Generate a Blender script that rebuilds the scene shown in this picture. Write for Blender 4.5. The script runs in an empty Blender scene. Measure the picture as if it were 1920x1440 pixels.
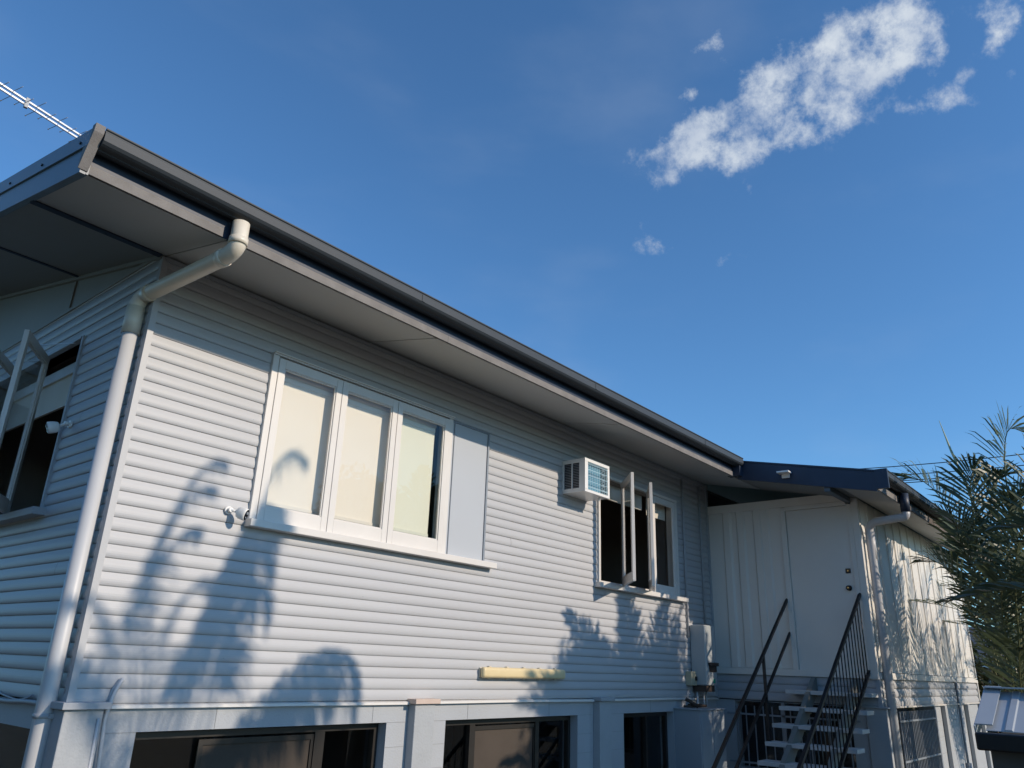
import bpy, bmesh, math, random
from mathutils import Vector, Matrix
random.seed(7)
S = bpy.context.scene
COL = S.collection

# ------------------------------------------------------------------ camera
CAM = Vector((-2.044, -5.0, 2.563))
cd = bpy.data.cameras.new('camera'); cam = bpy.data.objects.new('camera', cd); COL.objects.link(cam)
cr = Vector((0.637, -0.770, 0.034)); cf = Vector((0.715, 0.607, 0.347))
PI = math.pi
def cam_axes(pitch, yaw, roll):
    cy, sy, cp, sp = math.cos(yaw), math.sin(yaw), math.cos(pitch), math.sin(pitch)
    f = Vector((sy*cp, cy*cp, sp)); r = Vector((cy, -sy, 0)); u = r.cross(f)
    c, s = math.cos(roll), math.sin(roll)
    return r*c+u*s, -r*s+u*c, f
cr, cu, cf = cam_axes(math.radians(20.28989976), math.radians(49.66502317), math.radians(2.08306621))
cam.matrix_world = Matrix(((cr.x, cu.x, -cf.x, CAM.x), (cr.y, cu.y, -cf.y, CAM.y), (cr.z, cu.z, -cf.z, CAM.z), (0, 0, 0, 1)))
cd.sensor_width = 36.0; cd.lens = 36.0*1432.27/1920.0; cd.clip_start = 0.05; cd.clip_end = 3000
S.camera = cam

# ------------------------------------------------------------------ sun, sky, exposure
SUNDIR = Vector((0.27, -1.0, 0.47)).normalized()          # towards the sun
EL = math.asin(SUNDIR.z); AZ = math.atan2(SUNDIR.x, SUNDIR.y)
sl = bpy.data.lights.new('sun', 'SUN'); sl.energy = 4.7; sl.angle = math.radians(0.55); sl.color = (1.0, 0.85, 0.68)
so = bpy.data.objects.new('sun', sl); COL.objects.link(so)
so.rotation_euler = SUNDIR.to_track_quat('Z', 'Y').to_euler(); so.location = (3, -20, 15)
S.view_settings.view_transform = 'Standard'; S.view_settings.look = 'None'
S.view_settings.exposure = -0.33; S.view_settings.gamma = 1.0

w = bpy.data.worlds.new('World'); S.world = w; w.use_nodes = True
nt = w.node_tree; N = nt.nodes; L = nt.links; N.clear()
def nd(t, **k):
    n = N.new(t)
    for a, b in k.items(): setattr(n, a, b)
    return n
out = nd('ShaderNodeOutputWorld'); bg = nd('ShaderNodeBackground')
sky = nd('ShaderNodeTexSky'); sky.sky_type = 'NISHITA'; sky.sun_disc = False
sky.sun_elevation = EL; sky.sun_rotation = AZ; sky.altitude = 0; sky.air_density = 1.0; sky.dust_density = 0.15; sky.ozone_density = 2.5
bg.inputs[1].default_value = 0.10
tc = nd('ShaderNodeTexCoord')
n0 = Vector((0.744, 0.213, 0.634)).normalized(); e1 = n0.cross(Vector((0, 0, 1))).normalized(); e2 = e1.cross(n0)
def vdot(v, const):
    d = nd('ShaderNodeVectorMath', operation='DOT_PRODUCT'); L.new(v, d.inputs[0]); d.inputs[1].default_value = const; return d.outputs['Value']
def mth(op, a, b=None, c=None, clamp=False):
    m = nd('ShaderNodeMath', operation=op); m.use_clamp = clamp
    for i, v in enumerate((a, b, c)):
        if v is None: continue
        if isinstance(v, (int, float)): m.inputs[i].default_value = v
        else: L.new(v, m.inputs[i])
    return m.outputs[0]
D = tc.outputs['Generated']
dn = mth('MAXIMUM', vdot(D, n0), 0.05)
# billowy warp of the direction
nw = nd('ShaderNodeTexNoise'); nw.inputs['Scale'].default_value = 9; nw.inputs['Detail'].default_value = 6; L.new(D, nw.inputs['Vector'])
wv = nd('ShaderNodeVectorMath', operation='SUBTRACT'); L.new(nw.outputs['Color'], wv.inputs[0]); wv.inputs[1].default_value = (.5, .5, .5)
ws = nd('ShaderNodeVectorMath', operation='SCALE'); L.new(wv.outputs[0], ws.inputs[0]); ws.inputs['Scale'].default_value = 0.045
wa = nd('ShaderNodeVectorMath', operation='ADD'); L.new(D, wa.inputs[0]); L.new(ws.outputs[0], wa.inputs[1])
DW = wa.outputs[0]
U = mth('DIVIDE', vdot(DW, e1), dn); V = mth('DIVIDE', vdot(DW, e2), dn)
LOBES = [(-0.1752, -0.0435, 0.0291, 0.0221, 0.80), (-0.1340, -0.0363, 0.0312, 0.0278, 1.10), (-0.0984, -0.0571, 0.0306, 0.0216, 0.95), (-0.0976, -0.0098, 0.0331, 0.0180, 0.65), (-0.0552, -0.0167, 0.0321, 0.0294, 1.10), (-0.0470, -0.0465, 0.0264, 0.0210, 0.90), (-0.0554, 0.0258, 0.0174, 0.0144, 0.50), (-0.0116, 0.0206, 0.0362, 0.0310, 1.20), (0.0104, -0.0144, 0.0305, 0.0201, 1.00), (0.0513, -0.0012, 0.0320, 0.0333, 1.15), (0.0604, 0.0362, 0.0262, 0.0217, 0.90), (0.1017, 0.0196, 0.0355, 0.0321, 1.20), (0.1096, 0.0530, 0.0300, 0.0235, 1.15), (0.1377, 0.0155, 0.0174, 0.0212, 0.80), (0.0528, -0.0424, 0.0190, 0.0201, 0.80), (0.0003, -0.0512, 0.0227, 0.0148, 0.60), (0.1018, -0.0454, 0.0146, 0.0124, 0.85), (0.1341, -0.0362, 0.0152, 0.0110, 0.60), (0.1605, -0.0253, 0.0138, 0.0100, 0.60), (0.1537, -0.0522, 0.0225, 0.0100, 0.85), (-0.1672, -0.0752, 0.0356, 0.0129, 0.60), (-0.1240, 0.0246, 0.0274, 0.0083, 0.45), (-0.0931, 0.0802, 0.0246, 0.0180, 0.62), (0.2060, 0.0300, 0.0280, 0.0250, 0.90), (0.1970, 0.0080, 0.0200, 0.0157, 0.70), (0.2094, -0.0330, 0.0086, 0.0064, 0.50), (-0.2121, -0.1318, 0.0205, 0.0190, 0.68), (-0.1872, -0.1505, 0.0216, 0.0177, 0.72), (-0.1077, -0.1856, 0.0218, 0.0108, 0.62), (-0.0819, -0.0963, 0.0215, 0.0114, 0.55)]
acc = None
for u0, v0, a, b, s in LOBES:
    x = mth('MULTIPLY', mth('SUBTRACT', U, u0), 0.95/a); y = mth('MULTIPLY', mth('SUBTRACT', V, v0), 0.95/b)
    r2 = mth('ADD', mth('MULTIPLY', x, x), mth('MULTIPLY', y, y))
    g = mth('MULTIPLY', mth('EXPONENT', mth('MULTIPLY', r2, -1.0)), s)
    acc = g if acc is None else mth('ADD', acc, g)
acc = mth('MINIMUM', acc, 1.15)
nz = nd('ShaderNodeTexNoise'); nz.inputs['Scale'].default_value = 26; nz.inputs['Detail'].default_value = 14; nz.inputs['Roughness'].default_value = 0.66; nz.inputs['Distortion'].default_value = 0.0; L.new(D, nz.inputs['Vector'])
dens = mth('ADD', acc, mth('MULTIPLY', mth('SUBTRACT', nz.outputs['Fac'], 0.5), 3.3))
mr = nd('ShaderNodeMapRange'); mr.interpolation_type = 'SMOOTHSTEP'; L.new(dens, mr.inputs[0]); mr.inputs[1].default_value = 0.42; mr.inputs[2].default_value = 1.7
# only where a lobe stands
gate = nd('ShaderNodeMapRange'); L.new(acc, gate.inputs[0]); gate.inputs[1].default_value = 0.04; gate.inputs[2].default_value = 0.3
cl = mth('MULTIPLY', mr.outputs[0], gate.outputs[0])
# thin high veil
mp = nd('ShaderNodeMapping'); mp.inputs['Scale'].default_value = (1.2, 2.2, 5.0); L.new(D, mp.inputs[0])
nv = nd('ShaderNodeTexNoise'); nv.inputs['Scale'].default_value = 2.0; nv.inputs['Detail'].default_value = 6; L.new(mp.outputs[0], nv.inputs['Vector'])
vr = nd('ShaderNodeMapRange'); vr.interpolation_type = 'SMOOTHSTEP'; L.new(nv.outputs['Fac'], vr.inputs[0]); vr.inputs[1].default_value = 0.50; vr.inputs[2].default_value = 0.85; vr.inputs[4].default_value = 0.07
cloud = mth('MAXIMUM', mth('MULTIPLY', cl, 0.93), vr.outputs[0], clamp=True)
sc = nd('ShaderNodeMix', data_type='RGBA', blend_type='MULTIPLY'); sc.inputs[0].default_value = 1.0
L.new(sky.outputs[0], sc.inputs[6]); sc.inputs[7].default_value = (1.12, 1.76, 2.22, 1)
n3 = nd('ShaderNodeTexNoise'); n3.inputs['Scale'].default_value = 12; n3.inputs['Detail'].default_value = 5; L.new(D, n3.inputs['Vector'])
cc = nd('ShaderNodeValToRGB'); cc.color_ramp.elements[0].position = .36; cc.color_ramp.elements[1].position = .62
cc.color_ramp.elements[0].color = (.60, .69, .84, 1); cc.color_ramp.elements[1].color = (.86, .93, 1, 1); L.new(n3.outputs['Fac'], cc.inputs[0])
cb = nd('ShaderNodeVectorMath', operation='SCALE'); L.new(cc.outputs[0], cb.inputs[0]); cb.inputs['Scale'].default_value = 10.6
mx = nd('ShaderNodeMix', data_type='RGBA'); L.new(cloud, mx.inputs[0]); L.new(sc.outputs[2], mx.inputs[6]); L.new(cb.outputs[0], mx.inputs[7])
L.new(mx.outputs[2], bg.inputs[0]); L.new(bg.outputs[0], out.inputs[0])

# ------------------------------------------------------------------ materials
MATS = {}
def mat(name, col, rough=0.6, metal=0.0, spec=0.5, n=0.06, ns=3.0, bump=0.0, bs=60.0, stretch=(1, 1, 1), stain=0.0, stainc=None, trans=0.0):
    if name in MATS: return MATS[name]
    m = bpy.data.materials.new(name); m.use_nodes = True; t = m.node_tree; b = t.nodes['Principled BSDF']
    b.inputs['Roughness'].default_value = rough; b.inputs['Metallic'].default_value = metal; b.inputs['Specular IOR Level'].default_value = spec
    tcn = t.nodes.new('ShaderNodeTexCoord'); mpn = t.nodes.new('ShaderNodeMapping'); mpn.inputs['Scale'].default_value = stretch
    t.links.new(tcn.outputs['Object'], mpn.inputs[0])
    no = t.nodes.new('ShaderNodeTexNoise'); no.inputs['Scale'].default_value = ns; no.inputs['Detail'].default_value = 8; no.inputs['Roughness'].default_value = .6
    t.links.new(mpn.outputs[0], no.inputs['Vector'])
    cr_ = t.nodes.new('ShaderNodeValToRGB'); cr_.color_ramp.elements[0].position = .25; cr_.color_ramp.elements[1].position = .75
    cr_.color_ramp.elements[0].color = (*[c*(1-n) for c in col], 1); cr_.color_ramp.elements[1].color = (*[min(1, c*(1+n)) for c in col], 1)
    t.links.new(no.outputs['Fac'], cr_.inputs[0]); last = cr_.outputs[0]
    if stain:
        n2 = t.nodes.new('ShaderNodeTexNoise'); n2.inputs['Scale'].default_value = ns*4; n2.inputs['Detail'].default_value = 10; n2.inputs['Roughness'].default_value = .75
        t.links.new(mpn.outputs[0], n2.inputs['Vector'])
        r2 = t.nodes.new('ShaderNodeMapRange'); r2.inputs[1].default_value = .52; r2.inputs[2].default_value = .75; r2.inputs[4].default_value = stain
        t.links.new(n2.outputs['Fac'], r2.inputs[0])
        mi = t.nodes.new('ShaderNodeMix'); mi.data_type = 'RGBA'; t.links.new(r2.outputs[0], mi.inputs[0]); t.links.new(last, mi.inputs[6])
        mi.inputs[7].default_value = (*(stainc or [c*.5 for c in col]), 1); last = mi.outputs[2]
    t.links.new(last, b.inputs['Base Color'])
    if bump:
        nb = t.nodes.new('ShaderNodeTexNoise'); nb.inputs['Scale'].default_value = bs; nb.inputs['Detail'].default_value = 4
        t.links.new(tcn.outputs['Object'], nb.inputs['Vector'])
        bp = t.nodes.new('ShaderNodeBump'); bp.inputs['Strength'].default_value = bump; bp.inputs['Distance'].default_value = .004
        t.links.new(nb.outputs['Fac'], bp.inputs['Height']); t.links.new(bp.outputs[0], b.inputs['Normal'])
    MATS[name] = m; return m

M_SID = mat('siding_paint', (.45, .455, .47), .5, n=.05, ns=1.2, bump=.15, bs=90, stretch=(.4, .4, 2), stain=.22, stainc=(.36, .36, .355))
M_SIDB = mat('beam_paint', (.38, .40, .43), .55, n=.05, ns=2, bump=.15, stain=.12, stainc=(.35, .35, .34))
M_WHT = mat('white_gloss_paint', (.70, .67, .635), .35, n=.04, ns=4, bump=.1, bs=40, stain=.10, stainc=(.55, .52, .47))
M_PANEL = mat('panel_paint', (.46, .485, .52), .4, n=.03, ns=1.0, bump=.08, bs=20)
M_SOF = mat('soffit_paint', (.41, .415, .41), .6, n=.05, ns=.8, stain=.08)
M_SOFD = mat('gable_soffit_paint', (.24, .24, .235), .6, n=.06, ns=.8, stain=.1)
M_GAB = mat('gable_sheet_paint', (.30, .285, .25), .6, n=.05, ns=1.5)
M_FAS = mat('weathered_fascia', (.20, .188, .182), .8, n=.22, ns=9, bump=.5, bs=120, stretch=(1, 1, 1), stain=.4, stainc=(.13, .12, .115))
M_BARGE = mat('charcoal_metal', (.10, .13, .165), .42, n=.12, ns=3, bump=.15, bs=30, stain=.25, stainc=(.055, .07, .085))
M_GUT = mat('gutter_steel', (.045, .055, .066), .55, spec=.3, metal=.0, n=.10, ns=2, bump=.08, bs=20, stretch=(.3, 2, 2), stain=.25, stainc=(.085, .085, .082))
M_ROOF = mat('roof_steel', (.12, .13, .15), .5, metal=.2, n=.1)
M_NAVY = mat('navy_paint', (.020, .034, .065), .5, n=.12, ns=4, bump=.1, stain=.15, stainc=(.05, .06, .075))
M_RUST = mat('rusty_fascia', (.13, .105, .09), .85, n=.35, ns=7, bump=.6, bs=80, stain=.7, stainc=(.035, .03, .03))
M_PVC = mat('cream_pvc', (.76, .69, .57), .35, n=.05, ns=6, stain=.12, stainc=(.45, .37, .26))
M_PIPE = mat('painted_pipe', (.52, .53, .55), .42, n=.04, ns=3, stain=.10, stainc=(.42, .40, .36))
M_BLK = mat('painted_block', (.40, .42, .445), .7, n=.05, ns=3, bump=.6, bs=70, stain=.18, stainc=(.29, .29, .285))
M_CONC = mat('painted_concrete', (.39, .41, .43), .7, n=.07, ns=5, bump=.8, bs=45, stain=.25, stainc=(.27, .27, .26))
M_PIN = mat('pink_cap_paint', (.58, .46, .39), .7, n=.08, ns=9, stain=.25, stainc=(.4, .33, .28))
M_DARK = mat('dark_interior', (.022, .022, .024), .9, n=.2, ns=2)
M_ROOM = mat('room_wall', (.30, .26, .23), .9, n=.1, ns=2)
M_ALU = mat('bronze_aluminium', (.045, .040, .036), .4, metal=.5, n=.1)
M_SCR = mat('fly_screen', (.062, .048, .037), .8, n=.22, ns=2.2, bump=.3, bs=300, stain=.25, stainc=(.035, .03, .025))
M_BLIND = mat('blind_fabric', (.74, .71, .635), .85, n=.02, ns=2, bump=.15, bs=200)
M_BRAIL = mat('blind_rail', (.66, .64, .58), .4, n=.03)
M_CREAM = mat('cream_cladding', (.73, .705, .66), .55, n=.05, ns=1.6, bump=.2, bs=40, stretch=(2, 2, .3), stain=.12, stainc=(.50, .46, .38))
M_DOOR = mat('door_paint', (.70, .68, .645), .4, n=.03, ns=2, bump=.06, bs=20)
M_BLACK = mat('black_metal', (.008, .008, .010), .4, n=.25, ns=8, stain=.10, stainc=(.08, .05, .03))
M_TREAD = mat('tread_paint', (.52, .52, .52), .65, n=.08, ns=9, bump=.5, bs=60, stain=.3, stainc=(.30, .28, .25))
M_STR = mat('stringer_paint', (.19, .20, .19), .65, n=.12, ns=5, stain=.35, stainc=(.14, .12, .09))
M_BARS = mat('bar_paint', (.25, .28, .32), .45, n=.08)
M_PLAST = mat('white_plastic', (.80, .79, .77), .3, n=.02)
M_LENS = mat('black_plastic', (.01, .01, .012), .15, n=.1)
M_COIL = mat('blue_coil', (.10, .32, .46), .5, n=.15, ns=30)
M_YEL = mat('yellowed_diffuser', (.74, .60, .35), .35, n=.04, ns=5, stain=.25, stainc=(.76, .66, .46))
M_YELB = mat('batten_body', (.60, .55, .45), .5, n=.05)
M_HEAT = mat('heater_enamel', (.42, .45, .46), .3, n=.03)
M_BEIG = mat('beige_plastic', (.42, .40, .29), .45, n=.04)
M_BRN = mat('brown_vent', (.06, .04, .03), .7, n=.3)
M_GRN = mat('green_sticker', (.03, .32, .22), .5)
M_BRASS = mat('brass', (.55, .40, .18), .25, metal=1.0)
M_TANK = mat('cabinet_paint', (.33, .37, .41), .5, n=.04, ns=2, bump=.2, bs=30)
M_ALUM = mat('aluminium', (.72, .72, .72), .35, metal=.6, n=.08)
M_TIMB = mat('fence_timber', (.16, .11, .075), .85, n=.35, ns=5, bump=.4, stretch=(4, 4, .5))
M_SHED = mat('pale_roof_steel', (.42, .46, .50), .4, metal=.15, n=.06, ns=2, stain=.15, stainc=(.42, .45, .48))
M_SHEDW = mat('shed_wall', (.08, .08, .08), .7)
M_WIRE = mat('wire_black', (.02, .02, .025), .6)
M_GRASS = mat('lawn', (.075, .066, .044), .9, n=.4, ns=1.5, bump=.8, bs=50, stain=.5, stainc=(.05, .055, .03))
M_PATH = mat('path_concrete', (.16, .155, .15), .85, n=.12, ns=2, bump=.5)
M_TILE = mat('neighbour_roof', (.075, .08, .09), .6, n=.2)
M_HILL = mat('hill_bush', (.05, .075, .055), .95, n=.3, ns=.05)

def leafmat(name, col, tr):
    m = bpy.data.materials.new(name); m.use_nodes = True; t = m.node_tree; t.nodes.clear()
    o = t.nodes.new('ShaderNodeOutputMaterial'); d = t.nodes.new('ShaderNodeBsdfPrincipled'); tl = t.nodes.new('ShaderNodeBsdfTranslucent'); mxs = t.nodes.new('ShaderNodeMixShader')
    d.inputs['Roughness'].default_value = .42
    g = t.nodes.new('ShaderNodeNewGeometry'); r = t.nodes.new('ShaderNodeValToRGB')
    r.color_ramp.elements[0].color = (*[c*.6 for c in col], 1); r.color_ramp.elements[1].color = (*[c*1.5 for c in col], 1)
    e = r.color_ramp.elements.new(.93); e.color = (col[0]*1.5, col[1]*1.5, col[2]*1.5, 1); r.color_ramp.elements[2].color = (.22, .18, .07, 1)
    t.links.new(g.outputs['Random Per Island'], r.inputs[0]); t.links.new(r.outputs[0], d.inputs['Base Color'])
    tl.inputs[0].default_value = (*tr, 1); mxs.inputs[0].default_value = .22
    t.links.new(d.outputs[0], mxs.inputs[1]); t.links.new(tl.outputs[0], mxs.inputs[2]); t.links.new(mxs.outputs[0], o.inputs[0]); return m
M_LEAF = leafmat('palm_leaflets', (.100, .130, .082), (.17, .22, .10))
M_LEAFD = leafmat('hedge_leaves', (.060, .058, .025), (.08, .08, .02))
M_STEM = mat('palm_stem', (.13, .14, .055), .6, n=.25, ns=6)
M_TRUNK = mat('palm_trunk', (.22, .18, .13), .85, n=.25, ns=8, bump=.6, stretch=(1, 1, 8))
M_SPEAR = mat('new_spear_leaf', (.42, .44, .26), .5, n=.1)

def glassmat(name, tint=(.97, 1, .98), add=0.0):
    m = bpy.data.materials.new(name); m.use_nodes = True; t = m.node_tree; t.nodes.clear()
    o = t.nodes.new('ShaderNodeOutputMaterial'); tr = t.nodes.new('ShaderNodeBsdfTransparent'); gl = t.nodes.new('ShaderNodeBsdfGlossy'); mi = t.nodes.new('ShaderNodeMixShader')
    fr = t.nodes.new('ShaderNodeLayerWeight'); fr.inputs[0].default_value = .5
    pw = t.nodes.new('ShaderNodeMath'); pw.operation = 'POWER'; pw.inputs[1].default_value = 5.0
    ml = t.nodes.new('ShaderNodeMath'); ml.operation = 'MULTIPLY_ADD'; ml.inputs[1].default_value = .80; ml.inputs[2].default_value = .03+add; ml.use_clamp = True
    tr.inputs[0].default_value = (*tint, 1); gl.inputs['Roughness'].default_value = .01
    t.links.new(fr.outputs['Facing'], pw.inputs[0]); t.links.new(pw.outputs[0], ml.inputs[0]); t.links.new(ml.outputs[0], mi.inputs[0]); t.links.new(tr.outputs[0], mi.inputs[1]); t.links.new(gl.outputs[0], mi.inputs[2]); t.links.new(mi.outputs[0], o.inputs[0]); return m
M_GLASS = glassmat('window_glass', (1, .995, .985)); M_GLASST = glassmat('tinted_glass', (.975, .99, .97), .0)

# ------------------------------------------------------------------ helpers
class MB:
    def __init__(s): s.v = []; s.f = []; s.sm = []
    def poly(s, pts, smooth=False):
        i = len(s.v); s.v += [tuple(p) for p in pts]; s.f.append(tuple(range(i, i+len(pts)))); s.sm.append(smooth)
    def box(s, x0, x1, y0, y1, z0, z1, M=None):
        P = [(x, y, z) for x in (x0, x1) for y in (y0, y1) for z in (z0, z1)]
        if M is not None: P = [tuple(M @ Vector(p)) for p in P]
        i = len(s.v); s.v += P
        for q in ((0, 1, 3, 2), (4, 6, 7, 5), (0, 4, 5, 1), (2, 3, 7, 6), (0, 2, 6, 4), (1, 5, 7, 3)):
            s.f.append(tuple(i+k for k in q)); s.sm.append(False)
    def bar(s, a, b, w, h, up=(0, 0, 1)):
        a = Vector(a); b = Vector(b); d = (b-a); ln = d.length; d.normalize(); u = Vector(up)
        sd = d.cross(u).normalized(); u2 = sd.cross(d)
        P = [a+d*(ln*t)+sd*(w*p)+u2*(h*q) for t in (0, 1) for p in (-.5, .5) for q in (-.5, .5)]
        i = len(s.v); s.v += [tuple(p) for p in P]
        for q in ((0, 1, 3, 2), (4, 6, 7, 5), (0, 4, 5, 1), (2, 3, 7, 6), (0, 2, 6, 4), (1, 5, 7, 3)):
            s.f.append(tuple(i+k for k in q)); s.sm.append(False)
    def tube(s, pts, r, n=12, cap=True):
        pts = [Vector(p) for p in pts]; rs = r if isinstance(r, (list, tuple)) else [r]*len(pts)
        rings = []; t0 = (pts[1]-pts[0]).normalized(); ref = Vector((0, 0, 1)) if abs(t0.z) < .9 else Vector((1, 0, 0)); a = t0.cross(ref).normalized()
        for k, p in enumerate(pts):
            if k == 0: t = t0
            elif k == len(pts)-1: t = (pts[-1]-pts[-2]).normalized()
            else: t = ((pts[k]-pts[k-1]).normalized()+(pts[k+1]-pts[k]).normalized()).normalized()
            a = (a-t*a.dot(t)).normalized(); b = t.cross(a); i = len(s.v)
            s.v += [tuple(p+(a*math.cos(2*PI*j/n)+b*math.sin(2*PI*j/n))*rs[k]) for j in range(n)]; rings.append(i)
        for k in range(len(rings)-1):
            for j in range(n):
                s.f.append((rings[k]+j, rings[k]+(j+1) % n, rings[k+1]+(j+1) % n, rings[k+1]+j)); s.sm.append(True)
        if cap:
            s.f.append(tuple(rings[0]+j for j in reversed(range(n)))); s.sm.append(False)
            s.f.append(tuple(rings[-1]+j for j in range(n))); s.sm.append(False)
    def extr(s, prof, fn, a0, a1, cap=True, smooth=False):   # prof: list of 2D; fn(a,p)->3D
        for k in range(len(prof)-1):
            s.poly([fn(a0, prof[k]), fn(a1, prof[k]), fn(a1, prof[k+1]), fn(a0, prof[k+1])], smooth)
        if cap: s.poly([fn(a0, p) for p in prof]); s.poly([fn(a1, p) for p in prof])
    def build(s, name, m, parent=None, loc=None, bevel=0.0, weld=False):
        me = bpy.data.meshes.new(name); me.from_pydata(s.v, [], s.f); me.materials.append(m)
        for p, q in zip(me.polygons, s.sm): p.use_smooth = q
        bm = bmesh.new(); bm.from_mesh(me)
        if weld: bmesh.ops.remove_doubles(bm, verts=bm.verts, dist=1e-5)
        if weld or bevel: bmesh.ops.recalc_face_normals(bm, faces=bm.faces)
        bm.to_mesh(me); bm.free()
        o = bpy.data.objects.new(name, me); COL.objects.link(o)
        if parent is not None:
            o.parent = parent
            if loc is None: o.matrix_parent_inverse = world_inv(parent)
        if loc is not None: o.location = loc
        if bevel:
            bv = o.modifiers.new('bevel', 'BEVEL'); bv.width = bevel; bv.segments = 2; bv.limit_method = 'ANGLE'; bv.angle_limit = math.radians(40)
        return o
def split(mb, name, m, parent, **kw):       # one object for every separate piece collected
    par = list(range(len(mb.v)))
    def find(a):
        while par[a] != a: par[a] = par[par[a]]; a = par[a]
        return a
    for f in mb.f:
        for q in f[1:]: par[find(q)] = find(f[0])
    groups = {}
    for f, sm in zip(mb.f, mb.sm): groups.setdefault(find(f[0]), []).append((f, sm))
    res = []
    for fs in groups.values():
        idx = {}; n = MB()
        for f, sm in fs:
            for q in f:
                if q not in idx: idx[q] = len(n.v); n.v.append(mb.v[q])
            n.f.append(tuple(idx[q] for q in f)); n.sm.append(sm)
        res.append(n.build(name, m, parent, **kw))
    return res
def world_m(o):
    m = Matrix.LocRotScale(o.location, o.rotation_euler, o.scale)
    if o.parent: m = world_m(o.parent) @ o.matrix_parent_inverse @ m
    return m
def world_inv(o): return world_m(o).inverted()
def thing(name, label, cat, loc=(0, 0, 0), group=None, rz=0):
    o = bpy.data.objects.new(name, None); COL.objects.link(o); o.location = loc; o.rotation_euler = (0, 0, rz); o.empty_display_size = .1
    return tag(o, label, cat, group)
def tag(o, label, cat, group=None, kind=None):
    if label: o['label'] = label
    if cat: o['category'] = cat
    if group: o['group'] = group
    if kind: o['kind'] = kind
    return o
def bend(pts, r=.08, n=5):      # rounds the corners of a polyline
    pts = [Vector(p) for p in pts]; o = [pts[0]]
    for k in range(1, len(pts)-1):
        p = pts[k]; a = (pts[k-1]-p); b = (pts[k+1]-p); ra = min(r, a.length*.45, b.length*.45); a = p+a.normalized()*ra; b = p+b.normalized()*ra
        for j in range(n+1):
            t = j/n; o.append(a*(1-t)**2+p*2*t*(1-t)+b*t*t)
    o.append(pts[-1]); return o

# ------------------------------------------------------------------ setting
g = MB(); g.poly([(-400, -400, 0), (600, -400, 0), (600, 600, 0), (-400, 600, 0)]); tag(g.build('ground', M_GRASS), None, None, kind='structure')
g = MB(); g.box(-1.2, 8.2, -1.0, -.3, -.05, .04); tag(g.build('path', M_PATH), None, None, kind='structure')
g = MB(); n = 60
hp = [(380, -260+k*14, 14+10*math.sin(k*.23)+5*math.sin(k*.71+1)) for k in range(n)]
for k in range(n-1):
    a, b = hp[k], hp[k+1]
    g.poly([(a[0]-70, a[1], -1), (b[0]-70, b[1], -1), b, a]); g.poly([a, b, (b[0]+60, b[1], -1), (a[0]+60, a[1], -1)])
tag(g.build('hills', M_HILL), None, None, kind='structure')

# ------------------------------------------------------------------ house
house = thing('house', 'pale grey weatherboard house with charcoal eaves and cream rear extension', 'house', (0, 0, 0))
ZL = 2.275; PITCH = .0835; SL = .207
XE = 8.37          # inner corner / door wall
YC = -2.11         # front of the extension
XR = 14.15         # far end of the extension
DEP = 9.0
def soff(y): return 5.205+SL*y
PR = [(0, .0090), (.03, .0112), (.08, .0134), (.18, .0156), (.32, .0166), (.48, .0158), (.64, .0134), (.78, .0102), (.90, .0076), (.968, .0064), (.975, -.0005), (1.0, -.0005)]
def poff(z, z0, p, sc=1.0):
    t = (z-z0)/p; t -= math.floor(t+1e-9); t = min(max(t, 0), 1)
    for (a, va), (b, vb) in zip(PR, PR[1:]):
        if t <= b: return (va+(vb-va)*(t-a)/(b-a))*sc
    return PR[-1][1]*sc
def siding(mb, a0, a1, z0, z1, fn0, holes=(), p=PITCH, sc=1.0, joints=()):
    def fn(a, o, z):
        k = math.floor((z-z0)/p+.02); return fn0(a, o+.0011*math.sin(a*2.3+k*2.7)+.0007*math.sin(a*6.1+k*1.3), z)
    holes = list(holes)+[(x, x+.0035, z0+k*p+.002, z0+(k+1)*p) for x, k in joints]
    xs = sorted({a0, a1, *[a0+.45*i for i in range(1, int((a1-a0)/.45))], *[h[0] for h in holes if a0 < h[0] < a1], *[h[1] for h in holes if a0 < h[1] < a1]})
    for xa, xb in zip(xs, xs[1:]):
        xm = (xa+xb)/2; cuts = sorted([(h[2], h[3]) for h in holes if h[0] < xm < h[1]]); seg = []; c = z0
        for u, v in cuts:
            if u > c: seg.append((c, u))
            c = max(c, v)
        if c < z1: seg.append((c, z1))
        for u, v in seg:
            k = int(math.floor((u-z0)/p+1e-6))
            while z0+k*p < v-1e-6:
                b0 = z0+k*p; lo = max(u, b0); hi = min(v, b0+p)
                pts = [(lo, poff(lo+1e-7, z0, p, sc))]+[(b0+t*p, o*sc) for t, o in PR if lo < b0+t*p < hi-1e-6]
                pts.append((hi, PR[-1][1]*sc if hi > b0+p-1e-6 else poff(hi, z0, p, sc)))
                for (za, oa), (zb, ob) in zip(pts, pts[1:]): mb.poly([fn(xa, oa, za), fn(xb, oa, za), fn(xb, ob, zb), fn(xa, ob, zb)])
                if hi > b0+p-1e-6 and hi < v-1e-6: mb.poly([fn(xa, PR[-1][1]*sc, hi), fn(xb, PR[-1][1]*sc, hi), fn(xb, PR[0][1]*sc, hi), fn(xa, PR[0][1]*sc, hi)])
                k += 1
W1 = (.97, 3.49, 3.49, 4.76); W2 = (5.50, 7.34, 3.50, 4.74)
g = MB(); siding(g, .02, XE, ZL, 5.20, lambda a, o, z: (a, -o, z), [W1, W2], joints=[(4.72, 4), (6.1, 9), (3.9, 17), (2.3, 33)]); g.build('weatherboard_wall', M_SID, house)
WL = (1.12, 3.0, 3.50, 4.84)
g = MB(); siding(g, .02, DEP, ZL, 5.21, lambda a, o, z: (-o, a, z), [WL], joints=[(.6, 9), (1.5, 5), (.8, 22), (2.1, 12)]); g.build('weatherboard_wall', M_SID, house)
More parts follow.
